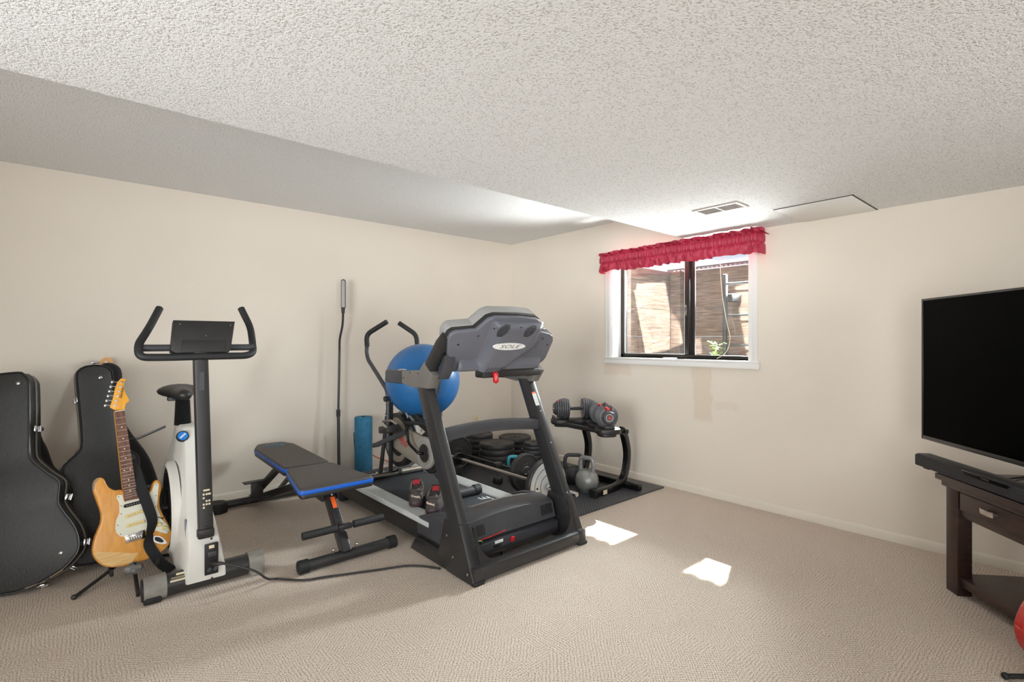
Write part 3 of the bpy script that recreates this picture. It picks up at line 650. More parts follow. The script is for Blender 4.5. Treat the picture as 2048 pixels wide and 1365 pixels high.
# handles and console neck
for sx, x0, x1 in ((1, 1.560, 1.625), (-1, 2.39, 2.455)):
    m = MB(); m.prism([(2.86, 1.008), (3.095, 1.004), (3.112, 1.02), (3.112, 1.078), (3.09, 1.092), (2.86, 1.094)], x0 + 0.004, x1 - 0.004, 'yz', bev=0.014); m.build('hand_grip', darkgrey, tm)
    m = MB(); m.prism([(2.87, 1.012), (2.87, 1.092), (2.66, 1.104), (2.60, 1.16), (2.50, 1.08), (2.56, 1.0), (2.74, 0.995)], x0 - 0.002, x1 + 0.006, 'yz', bev=0.010); m.build('handle_joint', midgrey, tm)
    xs_ = (x0, x1 - 0.015) if sx > 0 else (x0 - 0.06, x1 - 0.045)
    m = MB(); m.prism([(2.64, 1.10), (2.475, 1.285), (2.41, 1.330), (2.375, 1.29), (2.45, 1.20), (2.555, 1.065)] if sx > 0 else [(2.64, 1.08), (2.56, 1.20), (2.50, 1.16), (2.56, 1.04)], xs_[0], xs_[1], 'yz', bev=0.010); m.build('console_neck', black, tm)
    if sx > 0:
        m = MB(); m.prism([(2.545, 1.062), (2.46, 1.19), (2.43, 1.20), (2.455, 1.11), (2.50, 1.055)], 1.60, 1.672, 'yz', bev=0.006); m.build('neck_bracket', darkgrey, tm)
    m = MB(); m.ball(((x0 + x1) / 2, 2.92, 1.094), 0.036, (0.7, 1, 0.22), n=16); m.build('pulse_pad', rimgrey, tm)
    m = MB()
    for y_, z_ in ((2.84, 1.05), (2.76, 1.085), (2.665, 1.085)): m.ball(((x0 - 0.003) if sx > 0 else (x1 + 0.007), y_, z_), 0.005, (0.5, 1, 1), n=8)
    each(m, 'screw', printk, tm)
# console: back cover in its own tilted frame; local x = right, y = up the cover, z = towards the rear of the treadmill user side
tau = R(37)
CB = frame((2.04, 2.5, 1.10), (1, 0, 0), (0, -math.sin(tau), math.cos(tau)), (0, math.cos(tau), math.sin(tau)))
# note: x cross y of this frame points to -y side; give the frame explicitly so that +z runs towards the runner
out = [(-0.349, -0.009), (-0.375, 0.0), (-0.452, 0.188), (-0.468, 0.236), (-0.462, 0.268), (-0.440, 0.286), (-0.300, 0.303), (-0.247, 0.378), (-0.205, 0.396), (-0.02, 0.402), (0.12, 0.396), (0.162, 0.378), (0.186, 0.300), (0.300, 0.284), (0.345, 0.262), (0.368, 0.225), (0.385, 0.085), (0.378, 0.060), (0.335, 0.0), (0.318, -0.008), (-0.112, -0.004)]
m = MB(CB); m.prism(out, 0.0, 0.035, 'xy', bev=0.010, seg=3); m.build('console_back', shellgrey, tm)
big = [(x * 1.015, 0.2 + (y - 0.2) * 1.03) for x, y in out]
m = MB(CB); m.prism(big, 0.022, 0.048, 'xy', bev=0.004); m.build('console_seam', black, tm)
m = MB(CB); m.prism([(x * 0.985, 0.2 + (y - 0.2) * 0.985) for x, y in big], 0.046, 0.125, 'xy', bev=0.016, seg=3); m.build('console_front_shell', rimgrey, tm)
m = MB(CB); m.box((0.0, 0.19, 0.127), (0.55, 0.26, 0.004), 0.001); m.build('console_screen', blackgl, tm)
# raised central bulge of the back cover
def bulge():
    vs = []; fs = []; hs_ = []; nx, ny = 64, 40
    for j in range(ny + 1):
        v = 0.012 + 0.36 * j / ny
        for i in range(nx + 1):
            u = -0.33 + 0.655 * i / nx
            tl = -0.205 + 0.03 * max(0, (v - 0.15) / 0.2); 
            lo = -0.19 + 0.02 * math.sin(v * 8)
            hi = 0.005 + 0.95 * max(0.0, v - 0.02) if v < 0.20 else 0.175
            hi = min(hi, 0.178)
            sl = 1 / (1 + math.exp(-(u - lo) * 110)); sr = 1 / (1 + math.exp((u - hi) * 70))
            hgt = 0.048 * sl * sr
            if v < 0.085: hgt = max(hgt, 0.030 * (1 - 1 / (1 + math.exp(-(v - 0.06 - 0.02 * abs(u + 0.33)) * 160))) * (1 if u < lo + 0.05 or u > hi - 0.02 else 0))
            edge = min(1, (0.372 - v) / 0.02, (v - 0.008) / 0.012, (u + 0.34) / 0.02, (0.335 - u) / 0.02)
            top = 1.0 if -0.24 < u < 0.185 else min(1.0, max(0.0, (0.275 - v) / 0.03))
            hgt *= max(0.0, edge) * top
            vs.append((u, v, -0.0012 - hgt if hgt > 0.0005 else 0.004)); hs_.append(hgt)
    for j in range(ny):
        for i in range(nx):
            a = j * (nx + 1) + i; q = (a, a + 1, a + nx + 2, a + nx + 1)
            if max(hs_[t_] for t_ in q) > 0.0005: fs.append(q)
    return MB(CB).add(vs, fs)
bulge().build('console_moulding', shellgrey, tm, smooth=70)
# oval badge
m = MB(CB); m.prism([(-0.05 + 0.128 * math.cos(R(a)), 0.222 + 0.026 * math.sin(R(a))) for a in range(0, 360, 10)], -0.053, -0.046, 'xy'); m.build('oval_badge', white, tm)
BT = CB @ frame((-0.05, 0.222, -0.0532), (1, 0, 0), (0, 1, 0), (0, 0, -1)) 
text('badge_name', 'SOLE', 0.036, BT, midgrey, tm, sx=1.9, shear=0.25)
def oval_vent(xc):
    m = MB(CB)
    for k in range(9):
        yy = 0.298 + k * 0.0100; hw = 0.040 * math.sqrt(max(0.05, 1 - ((k - 4) / 4.6) ** 2)); sh = (k - 4) * 0.0022
        m.box((xc + sh - hw * 0.52, yy, -0.0500), (hw * 0.9, 0.0036, 0.004)); m.box((xc + sh + hw * 0.52, yy, -0.0500), (hw * 0.9, 0.0036, 0.004))
    m.build('speaker_slots', printk, tm)
oval_vent(-0.155); oval_vent(0.055)
m = MB(CB)
for k in range(5): m.box((-0.135 + k * 0.026, 0.040, -0.048), (0.0035, 0.040, 0.006), rot=(0, 0, R(-28)))
m.build('exhaust_slots', printk, tm)
m = MB(CB)
for u, v, o_ in ((-0.39, 0.20, 0), (-0.275, 0.262, 0), (-0.222, 0.345, -0.040), (-0.03, 0.364, -0.048), (0.135, 0.345, -0.040), (0.255, 0.245, 0), (0.325, 0.195, 0), (-0.215, 0.012, -0.012), (0.12, 0.022, -0.02)): m.ball((u, v, o_ - 0.002), 0.006, (1, 1, 0.5), n=10)
each(m, 'screw_recess', printk, tm)
m = MB(); m.bx(1.90, 2.40, 2.47, 2.56, 1.050, 1.10, 0.012); m.build('console_bracket', black, tm)
m = MB(); m.tube([(1.985, 2.47, 1.09), (1.985, 2.455, 1.075), (1.985, 2.45, 1.04)], [0.010, 0.019, 0.019], n=14); m.ball((1.985, 2.45, 1.035), 0.0195, (1, 1, 1.0), n=14); m.build('safety_key', red, tm)
text('key_letters', 'SOLE', 0.010, frame((1.975, 2.430, 1.055), (0, 0, 1), (-1, 0.2, 0)), printw, tm)
# ------------------------------------------------------------------ shoes on the deck
shoem = mat('dark_brown_knit', (62, 54, 50), 0.7, var=0.25, vscale=90, bump=0.5, bscale=260)
solem = mat('dark_maroon_sole', (58, 38, 42), 0.5)
shoered = mat('red_shoe_lining', (158, 12, 24), 0.7)
tan_print = mat('tan_print', (232, 206, 186), 0.6)
def shoe(name, label, loc, rz, word):
    T = thing(name, label, 'shoe', loc, group=None)
    M_ = Matrix.Translation(loc) @ Matrix.Rotation(rz, 4, 'Z') @ Matrix.Diagonal((1.25, 1.14, 1.38, 1))      # local +y = toe, heel at 0
    out = [(-0.030, 0.0), (0.0, -0.010), (0.030, 0.0), (0.040, 0.04), (0.036, 0.10), (0.044, 0.17), (0.046, 0.21), (0.030, 0.255), (0.0, 0.272), (-0.026, 0.26), (-0.042, 0.22), (-0.044, 0.17), (-0.036, 0.10), (-0.040, 0.04)]
    o2 = smooth2(out, 3)
    MB(M_).prism(o2, 0.0, 0.026, 'xy', bev=0.006).build('sole', solem, T)
    # upper: stacked cross sections along y
    secs = [(-0.006, 0.022, 0.044, 0.0), (0.0, 0.031, 0.054, 0.0), (0.02, 0.036, 0.050, 0.0), (0.05, 0.037, 0.054, 0.0), (0.09, 0.035, 0.070, 0.0), (0.12, 0.036, 0.066, 0.0), (0.16, 0.039, 0.062, 0), (0.20, 0.040, 0.050, 0), (0.24, 0.032, 0.040, 0), (0.264, 0.012, 0.032, 0)]
    vs = []; fs = []; k = 14
    for y, hw, ht, hole in secs:
        for j in range(k):
            a = math.pi * j / (k - 1)
            x = hw * math.cos(a); z = 0.022 + ht * (max(0.0, math.sin(a)) ** 0.55)
            f = 1 - (0.35 if y > 0.1 else 0.12) * (math.sin(a)) if hole == 0 else 1 - 0.10 * math.sin(a)
            if hole > 0 and abs(math.cos(a)) < 0.55: z -= 0.045
            vs.append((x * f, y, z))
    for i in range(len(secs) - 1):
        for j in range(k - 1): fs.append((i * k + j, i * k + j + 1, (i + 1) * k + j + 1, (i + 1) * k + j))
    fs.append(tuple(range(k))); fs.append(tuple((len(secs) - 1) * k + j for j in range(k)))
    m = MB(M_); m.add(vs, fs); u = m.build('upper', shoem, T, smooth=80)
    m = MB(M_); m.ball((0, 0.050, 0.070), 0.031, (0.84, 1.35, 0.42), n=16); m.build('opening', printk, T)
    m = MB(M_); m.tube([(-0.022, 0.004, 0.072), (0, -0.004, 0.078), (0.022, 0.004, 0.072), (0.032, 0.03, 0.072), (0.032, 0.06, 0.080), (0.027, 0.088, 0.094), (0, 0.104, 0.100), (-0.027, 0.088, 0.094), (-0.032, 0.06, 0.080), (-0.032, 0.03, 0.072)], 0.0068, closed=True, n=8); m.build('collar', shoem, T)
    m = MB(M_); m.box((0, 0.094, 0.088), (0.050, 0.014, 0.048), 0.0068, rot=(-0.55, 0, 0), seg=3); m.build('padded_tongue', printk, T)
    m = MB(M_); m.box((0, 0.0885, 0.087), (0.038, 0.010, 0.042), 0.0048, rot=(-0.55, 0, 0), seg=3); m.build('red_lining', shoered, T)
    m = MB(M_)
    for q in range(4): m.tube([(-0.022, 0.11 + q * 0.022, 0.080 - q * 0.004), (0, 0.112 + q * 0.022, 0.094 - q * 0.005), (0.022, 0.118 + q * 0.022, 0.080 - q * 0.004)], 0.0028, n=6)
    m.build('laces', printk, T)
    # small curved heel lettering
    text('heel_print', word, 0.0150, M_ @ frame((-0.004, -0.0125, 0.050), (1, -0.05, -0.22), (0.22, 0.10, 1)) @ Matrix.Scale(0.92, 4), tan_print, T, bold=0.0004)
    return T
s1 = shoe('training_shoe', 'brown training shoe with CrossFit printed on its heel, the farther one on the treadmill', (1.678, 2.890, DZ), R(-30), 'CrossFit')
s2 = shoe('training_shoe', 'brown training shoe with Reebok printed on its heel, the nearer one on the treadmill', (1.676, 2.700, DZ), R(-46), 'Reebok')
# ------------------------------------------------------------------ elliptical cycle standing on the treadmill deck
el = thing('elliptical_bike', 'grey and black elliptical bike with twin arm handles standing on the treadmill belt', 'exercise bike', (2.0, 3.4, DZ))
cast = mat('warm_grey_plastic', (150, 140, 126), 0.4)
BZ = DZ - 0.012
def AX(p): return frame(p, (0, -1, 0), (0, 0, 1))            # local z points to -x (towards the camera side)
m = MB(); m.cyl((1.62, 3.70, BZ + 0.024), (2.22, 3.70, BZ + 0.024), 0.024, n=18); m.build('rear_stabiliser', steel, el)
for x in (1.615, 1.985, 2.22): MB().cyl((x - 0.012, 3.70, BZ + 0.026), (x + 0.016, 3.70, BZ + 0.026), 0.0265, n=18).build('end_cap', rubber, el)
m = MB(); m.cyl((1.76, 2.885, BZ + 0.032), (2.15, 2.885, BZ + 0.032), 0.030, n=20); m.build('front_stabiliser', darkgrey, el)
for x, d_ in ((2.135, 0.05), (1.74, 0.04)): MB().cyl((x, 2.885, BZ + 0.034), (x + d_, 2.885, BZ + 0.034), 0.0345, n=20).build('end_cap', rubber, el)
m = MB()
for x in (1.70, 1.79, 1.85): m.ball((x, 3.69, BZ + 0.052), 0.009, n=8)
each(m, 'bolt', chrome, el)
# main wheel
WX = 1.975
def disc(c, r, prof, nm, mt, x=WX):
    m = MB(AX((x, c[0], c[1]))); m.lathe([(a * r, b) for a, b in prof], n=48); return m.build(nm, mt, el)
wc = (3.66, 0.492)
disc(wc, 0.212, [(0.90, -0.03), (1.0, -0.03), (1.0, 0.03), (0.90, 0.034), (0.76, 0.022), (0.70, 0.022), (0.70, -0.02)], 'wheel_rim', black)
disc(wc, 0.212, [(0.70, -0.02), (0.84, 0.024), (0.83, 0.034), (0.70, 0.038), (0.62, 0.03), (0.60, 0.0)], 'wheel_band', cast)
disc(wc, 0.212, [(0.0, -0.02), (0.64, -0.02), (0.64, 0.018), (0.2, 0.02), (0.0, 0.02)], 'wheel_disc', printk)
disc(wc, 0.218, [(0.92, -0.055), (1.02, -0.055), (1.03, -0.03), (0.92, -0.026)], 'wheel_guard', rimgrey, x=WX)
hc = (3.185, 0.468)
disc(hc, 0.150, [(0.0, -0.06), (1.0, -0.06), (1.02, -0.05), (1.02, 0.018), (0.97, 0.028), (0.86, 0.03), (0.0, 0.03)], 'drive_housing', black)
disc(hc, 0.148, [(1.02, -0.055), (1.09, -0.055), (1.09, -0.002), (1.02, 0.002)], 'housing_band', mat('steel_blue_grey', (112, 116, 122), 0.35, metal=0.4))
# chain cover: tapered panel between the two discs
pts = []
for a in range(-100, 101, 10): pts.append((hc[0] - 0.118 * math.cos(R(a)), hc[1] + 0.118 * math.sin(R(a))))
pts = [(hc[0] - 0.118 * math.cos(R(a)), hc[1] + 0.118 * math.sin(R(a))) for a in range(-105, 106, 10)]
pts += [(3.40, 0.605), (3.70, 0.53), (3.76, 0.49), (3.74, 0.45), (3.44, 0.385)]
m = MB(); m.prism(pts, WX - 0.060, WX - 0.034, 'yz', bev=0.006); m.build('chain_cover', cast, el)
m = MB(AX((WX - 0.060, hc[0], hc[1]))); m.lathe([(0.0, 0.0), (0.060, 0.0), (0.066, 0.004), (0.062, 0.008), (0.0, 0.010)], n=32); m.build('crank_boss', black, el)
m = MB(AX((WX - 0.060, hc[0], hc[1]))); m.lathe([(0.085, 0.0), (0.088, 0.004), (0.110, 0.004), (0.114, 0.0)], n=40); m.build('cover_ring', rimgrey, el)
text('cover_name', 'WESLO', 0.052, frame((WX - 0.0615, 3.52, 0.520), (0, -1, -0.30), (0, -0.30, 1)), printr, el, sx=1.25, bold=0.001)
m = MB(frame((WX - 0.0615, 3.50, 0.487), (0, -1, -0.30), (0, -0.30, 1))); m.box((0, 0, 0), (0.12, 0.004, 0.0008)); m.box((0.01, -0.008, 0), (0.09, 0.0025, 0.0008)); m.build('cover_stripe', printr, el)
# crank, pedals
m = MB(); m.tube(round_path([(WX - 0.065, 3.185, 0.468), (WX - 0.105, 3.185, 0.468), (WX - 0.125, 3.30, 0.53), (WX - 0.12, 3.335, 0.63), (WX - 0.11, 3.34, 0.645)], 0.03), 0.0105, n=12); m.build('crank', blackgl, el)
m = MB(); m.box((WX - 0.19, 3.49, 0.615), (0.10, 0.14, 0.055), 0.012, rot=(R(-8), 0, 0)); pd = m.build('pedal', black, el)
m = MB(); m.tube(smooth_path([(WX - 0.24, 3.42, 0.645), (WX - 0.24, 3.49, 0.675), (WX - 0.15, 3.53, 0.672), (WX - 0.14, 3.46, 0.655)]), 0.009, n=8); m.build('pedal_strap', cast, pd)
m = MB(); m.tube([(WX - 0.02, 3.02, 0.655), (WX - 0.03, 3.25, 0.672), (WX - 0.06, 3.45, 0.655)], 1, flat=(0.022, 0.012), up=(0, 0, 1)); m.build('link_arm', black, el)
m = MB(); m.tube([(WX - 0.10, 3.38, 0.60), (WX - 0.17, 3.74, 0.455)], 1, flat=(0.016, 0.018), up=(0, 0, 1)); m.cyl((WX - 0.20, 3.74, 0.455), (WX - 0.14, 3.74, 0.455), 0.018); m.build('foot_link', darkgrey, el)
m = MB(); m.ball((WX - 0.19, 3.755, 0.452), 0.010, n=8); m.build('link_bolt', chrome, el)
# frame
m = MB(); m.tube([(WX + 0.03, 3.20, 0.34), (WX + 0.03, 3.05, 0.27), (WX + 0.03, 2.90, BZ + 0.05)], 1, flat=(0.022, 0.022)); m.build('front_strut', steel, el)
m = MB(); m.tube([(WX + 0.02, 3.18, 0.60), (WX + 0.02, 3.36, 0.66), (WX + 0.01, 3.56, 0.80), (WX, 3.72, 0.98)], 1, flat=(0.020, 0.030)); m.build('main_frame', black, el)
m = MB(); m.tube([(WX - 0.04, 3.46, 0.69), (WX - 0.04, 3.55, 0.79)], 1, flat=(0.003, 0.008)); m.build('frame_label', rimgrey, el)
m = MB(); m.cyl((WX - 0.06, 3.70, BZ + 0.04), (WX - 0.10, 3.62, 0.80), 0.017); m.build('rear_strut', black, el)
m = MB(); m.cyl((WX - 0.15, 3.70, BZ + 0.04), (WX - 0.13, 3.62, 0.72), 0.016, n=14); m.build('rear_strut', black, el)
m = MB(); m.cyl((1.83, 3.62, 0.83), (2.30, 3.62, 0.83), 0.017, n=14); m.build('pivot_shaft', black, el)
m = MB(); m.cyl((1.99, 3.26, 0.60), (2.035, 3.125, 1.12), 0.014, n=14); mst = m.build('monitor_mast', darkgrey, el)
m = MB(); m.cyl((2.004, 3.218, 0.755), (2.008, 3.205, 0.80), 0.0165, n=14); m.build('mast_sticker', printr, mst)
# the two swing arms with foam grips
def arm(x, y0, nm, sgn):
    m = MB(); P = [(x, y0, 0.44), (x, y0, 0.84), (x, y0 + 0.02, 0.90), (x, y0 + 0.36, 1.13), (x, y0 + 0.385, 1.20), (x, y0 + 0.37, 1.26)]
    m.tube(round_path(P, 0.05), 0.0165, n=14); a = m.build(nm, darkgrey, el)
    m = MB(); P2 = [(x, y0 + 0.372, 1.235), (x, y0 + 0.385, 1.335), (x + sgn * 0.11, y0 + (0.235 if sgn > 0 else 0.50), 1.440)]
    m.tube(round_path(P2, 0.07), 0.0205, n=14); m.build('foam_grip', rubber, a)
    m = MB(); m.cyl((x - 0.03, y0, 0.83), (x + 0.03, y0, 0.83), 0.022, n=14); m.build('pivot', black, a)
    m = MB()
    for q in range(3): m.ball((x - 0.017, y0, 0.70 + q * 0.045), 0.007, n=8)
    each(m, 'adjuster_bolt', chrome, a)
arm(1.845, 3.61, 'swing_arm', 1); arm(2.285, 3.55, 'swing_arm', -1)
# ball
ballm = bpy.data.materials.new('blue_ball_rubber'); ballm.use_nodes = True
def _b(nt):
    b = nt.nodes['Principled BSDF']; b.inputs['Base Color'].default_value = rgb(36, 98, 154); b.inputs['Roughness'].default_value = 0.33
    tc = N(nt, 'ShaderNodeTexCoord'); sp = N(nt, 'ShaderNodeSeparateXYZ'); nt.links.new(tc.outputs['Object'], sp.inputs[0])
    s = mathn(nt, 'SINE', mathn(nt, 'MULTIPLY', sp.outputs[2], 190)); s = mathn(nt, 'POWER', mathn(nt, 'ABSOLUTE', s), 0.15)
    bp = N(nt, 'ShaderNodeBump'); bp.inputs['Strength'].default_value = 0.5; bp.inputs['Distance'].default_value = 0.003; nt.links.new(s, bp.inputs['Height']); nt.links.new(bp.outputs[0], b.inputs['Normal'])
_b(ballm.node_tree)
bc = Vector((2.098, 3.515, 0.965)); BR = 0.293
o = MB().ball((0, 0, 0), BR, n=64).build('exercise_ball', ballm); o.location = bc; o.rotation_euler = (R(50), R(-28), R(10))
tag(o, 'large ribbed blue exercise ball resting on the elliptical bike behind the treadmill console', 'ball')
# ------------------------------------------------------------------ foam roller, floor lamp
m = MB(); m.lathe([(0.02, 0.0), (0.077, 0.0), (0.080, 0.006), (0.080, 0.57), (0.077, 0.577), (0.02, 0.577)], n=40, T=Matrix.Translation((2.028, 4.455, 0)))
tag(m.build('foam_roller', mat('teal_blue_foam', (48, 116, 152), 0.75, var=0.15, vscale=25, bump=0.4, bscale=250)), 'tall blue foam roller standing on end against the back wall', 'foam roller')
fl = thing('floor_lamp', 'slim black floor lamp with a long narrow grey light head behind the bench', 'lamp', (1.795, 4.50, 0))
m = MB(); m.lathe([(0.0, 0.0), (0.11, 0.0), (0.11, 0.018), (0.02, 0.024), (0.0, 0.024)], n=32, T=Matrix.Translation((1.795, 4.44, 0))); m.build('base', blackmet, fl)
m = MB(); m.cyl((1.795, 4.45, 0.02), (1.80, 4.48, 0.62), 0.0135, n=12); m.build('lower_pole', blackmet, fl)
m = MB(); m.cyl((1.80, 4.48, 0.60), (1.80, 4.48, 0.66), 0.018, n=12); m.build('pole_joint', black, fl)
m = MB(); m.cyl((1.80, 4.48, 0.64), (1.815, 4.49, 1.20), 0.010, n=12); m.build('upper_pole', blackmet, fl)
m = MB(); m.tube(smooth_path([(1.815, 4.49, 1.20), (1.818, 4.49, 1.30), (1.838, 4.48, 1.42), (1.840, 4.47, 1.535)]), 0.0095, n=10); m.build('gooseneck', rubber, fl)
m = MB(); m.tube([(1.840, 4.47, 1.53), (1.840, 4.47, 1.585)], [0.014, 0.018], n=12); m.build('switch', black, fl)
m = MB(frame((1.842, 4.47, 1.705), (0.80, -0.6, 0), (0, 0, 1))); m.prism(rrect(-0.021, 0.021, -0.135, 0.135, 0.0205), -0.008, 0.004, 'xy', bev=0.002); m.build('light_head', darkgrey, fl)
m = MB(frame((1.842, 4.47, 1.705), (0.80, -0.6, 0), (0, 0, 1))); m.prism(rrect(-0.015, 0.015, -0.128, 0.125, 0.0148), 0.004, 0.006, 'xy'); m.build('diffuser', mat('lamp_diffuser', (150, 144, 140), 0.35), fl)
m = MB(); m.tube(smooth_path([(1.90, 4.44, 0.01), (1.98, 4.50, 0.03), (2.0, 4.565, 0.12), (1.99, 4.57, 0.3), (1.985, 4.572, 0.42)]), 0.003, n=6); tag(m.build('lamp_cord', black), 'thin black lamp cord climbing the back wall beside the blue foam roller', 'cord')
m = MB(); m.tube(smooth_path([(2.06, 4.56, 0.30), (2.14, 4.53, 0.20), (2.24, 4.50, 0.14), (2.34, 4.40, 0.10), (2.42, 4.2, 0.03), (2.44, 3.8, 0.012), (2.42, 3.3, 0.012), (2.50, 3.0, 0.020), (2.60, 2.95, 0.022), (2.55, 2.75, 0.02)]), 0.0045, n=8)
tag(m.build('extension_cord', mat('orange_cord', (214, 70, 40), 0.5)), 'orange extension cord running from the back wall along the treadmill to the barbells', 'cord')
# ------------------------------------------------------------------ weights: barbells, plates, kettlebells, dumbbells
iron = mat('black_vinyl_plate', (50, 48, 48), 0.45, var=0.08, vscale=10, bump=0.2, bscale=300)
ironw = mat('grey_vinyl_plate', (84, 84, 88), 0.36, var=0.06, vscale=10)
alu = mat('cast_silver_plate', (196, 198, 200), 0.34, metal=0.5, var=0.05, vscale=8)
def plate_prof(r, t, hole=0.016):
    return [(hole, -t / 2), (r * 0.30, -t / 2), (r * 0.34, -t * 0.38), (r * 0.86, -t * 0.38), (r * 0.90, -t / 2), (r * 0.97, -t / 2), (r, -t * 0.36), (r, t * 0.36), (r * 0.97, t / 2), (r * 0.90, t / 2), (r * 0.86, t * 0.38), (r * 0.34, t * 0.38), (r * 0.30, t / 2), (hole, t / 2), (hole, -t / 2)]
def plate_parts(parent, T, r, t, mt, face=None, nm='plate'):
    m = MB(T); m.lathe(plate_prof(r, t), n=48); p = m.build(nm, mt, parent)
    m = MB(T)
    for a in (20, 140, 260): 
        for s in (-1, 1): m.ball((r * 0.6 * math.cos(R(a)), r * 0.6 * math.sin(R(a)), s * t * 0.385), 0.008, (1, 1, 0.2), n=8)
    each(m, 'plate_hole', printk, p)
    m = MB(T)
    for s in (-1, 1): m.lathe([(r * 0.44, s * t * 0.39), (r * 0.455, s * t * 0.42), (r * 0.47, s * t * 0.39)], n=36)
    m.build('plate_ring', mt, p)
    if face:
        m = MB(T); m.lathe([(0.02, -t / 2 - 0.001), (r * 0.9, -t / 2 - 0.001), (r * 0.93, -t / 2 + 0.001), (r * 0.9, -t / 2 + 0.002), (0.02, -t / 2 + 0.002)], n=48); m.build('plate_face', face, p)
        m = MB(T)
        for rr in (0.42, 0.70): m.lathe([(r * rr - 0.003, -t / 2 - 0.001), (r * rr, -t / 2 - 0.004), (r * rr + 0.003, -t / 2 - 0.001)], n=40)
        m.build('face_ring', darkgrey, p)
        m = MB(T)
        for a in (60, 180, 300): m.lathe([(0, -t / 2 - 0.0025), (0.009, -t / 2 - 0.0025), (0.009, -t / 2), (0, -t / 2)], n=14, T=Matrix.Translation((r * 0.58 * math.cos(R(a)), r * 0.58 * math.sin(R(a)), 0)))
        each(m, 'plate_hole', printk, p)
    return p
def YA(p, tilt=0): return frame(p, (1, 0, 0), (0, 0, 1), (0, -1, 0)) if False else Matrix.Translation(p) @ Matrix.Rotation(R(-90), 4, 'X')     # local z -> +y
def wing_nut(T, parent):
    m = MB(T); m.lathe([(0.014, -0.012), (0.026, -0.012), (0.026, 0.012), (0.014, 0.012)], n=20); m.box((0.03, 0.0, 0), (0.03, 0.008, 0.014), 0.003); m.box((-0.03, 0.0, 0), (0.03, 0.008, 0.014), 0.003); m.box((0, 0.03, 0), (0.008, 0.03, 0.014), 0.003); return m.build('star_collar', chrome, parent)
def barbell(name, label, x, y0, y1, z, r, t, yn, yf, barm, face=None, collar=True, far_r=None, bar_r=0.0135):
    B = thing(name, label, 'barbell', (x, (y0 + y1) / 2, MZ))
    m = MB(); m.cyl((x, y0, z), (x, y1, z), bar_r, n=16); m.build('bar', barm, B)
    plate_parts(B, YA((x, yn, z)), r, t, iron if not face else iron, face)
    if far_r: plate_parts(B, YA((x, yf, z)), far_r, t, iron)
    m = MB(); m.cyl((x, yn + t / 2, z), (x, yn + t / 2 + 0.03, z), bar_r * 1.9, n=16); m.cyl((x, yf - t / 2 - 0.03, z), (x, yf - t / 2, z), bar_r * 1.9, n=16); m.build('inner_collar', black, B)
    if collar: wing_nut(YA((x, yn - t / 2 - 0.02, z)), B)
    return B
bb1 = barbell('barbell', 'chrome barbell with a silver faced plate at its near end behind the treadmill upright', 2.635, 2.40, 3.98, MZ + 0.200, 0.200, 0.045, 2.660, 3.86, steel, face=alu, far_r=0.0, bar_r=0.0145)
m = MB(YA((2.635, 3.80, MZ + 0.200))); m.lathe([(0.0145, -0.03), (0.050, -0.03), (0.054, -0.02), (0.054, 0.0), (0.030, 0.02), (0.0145, 0.02)], n=28); m.build('rubber_stop', blackgl, bb1)
m = MB(); m.cyl((2.635, 2.36, MZ + 0.20), (2.635, 2.52, MZ + 0.20), 0.0165, n=18); m.build('sleeve_end', chrome, bb1)
m = MB(); m.box((2.640, 3.84, 0.075), (0.10, 0.06, 0.12), 0.01); m.bx(2.60, 2.67, 3.82, 3.86, 0.10, 0.20, 0.006); m.build('rest_block', black, bb1)
bb2 = barbell('barbell', 'black barbell with dark plates at both ends lying beside the plate stacks', 2.865, 2.98, 4.30, MZ + 0.160, 0.160, 0.050, 3.150, 4.135, black, far_r=0.160, bar_r=0.0125)
# loose plates in stacks
stacks = [
    (3.262, 4.010, [(0.178, 0.060), (0.185, 0.060), (0.180, 0.058), (0.178, 0.055)], 'nearest widest stack'),
    (3.610, 4.130, [(0.172, 0.058), (0.172, 0.058), (0.165, 0.060), (0.175, 0.06)], 'stack nearest the room corner'),
    (3.330, 4.395, [(0.150, 0.055), (0.150, 0.055), (0.150, 0.055), (0.148, 0.055), (0.146, 0.040)], 'stack under the wall outlet'),
    (3.480, 3.690, [(0.135, 0.050), (0.135, 0.050), (0.135, 0.045), (0.130, 0.045), (0.110, 0.035), (0.100, 0.030)], 'stack behind the treadmill right upright'),
    (3.020, 4.290, [(0.095, 0.035), (0.095, 0.035), (0.090, 0.032), (0.088, 0.030), (0.080, 0.028)], 'low stack of small plates')]
ordn = ['bottom', 'second from the bottom', 'third from the bottom', 'fourth from the bottom', 'fifth from the bottom', 'sixth from the bottom']
proto = {}
for si, (x, y, L, where) in enumerate(stacks):
    z = MZ
    for k, (r, t) in enumerate(L):
        pos = ordn[k] if k < len(L) - 1 else 'topmost'
        lab = 'black weight plate, %s of the %s' % (pos, where)
        if (r, t) not in proto:
            T = thing('weight_plate', lab, 'weight plate', (x, y, z + t / 2), group='weight plates stacked on the mat')
            plate_parts(T, Matrix.Translation((x, y, z + t / 2)), r, t, iron, nm='plate_body'); proto[(r, t)] = T
            T.rotation_euler = (0, 0, R(17 * k))
        else:
            T = dup(proto[(r, t)], (x + 0.004 * (-1) ** k, y, z + t / 2), R(31 * k), lab)
        z += t + 0.0005
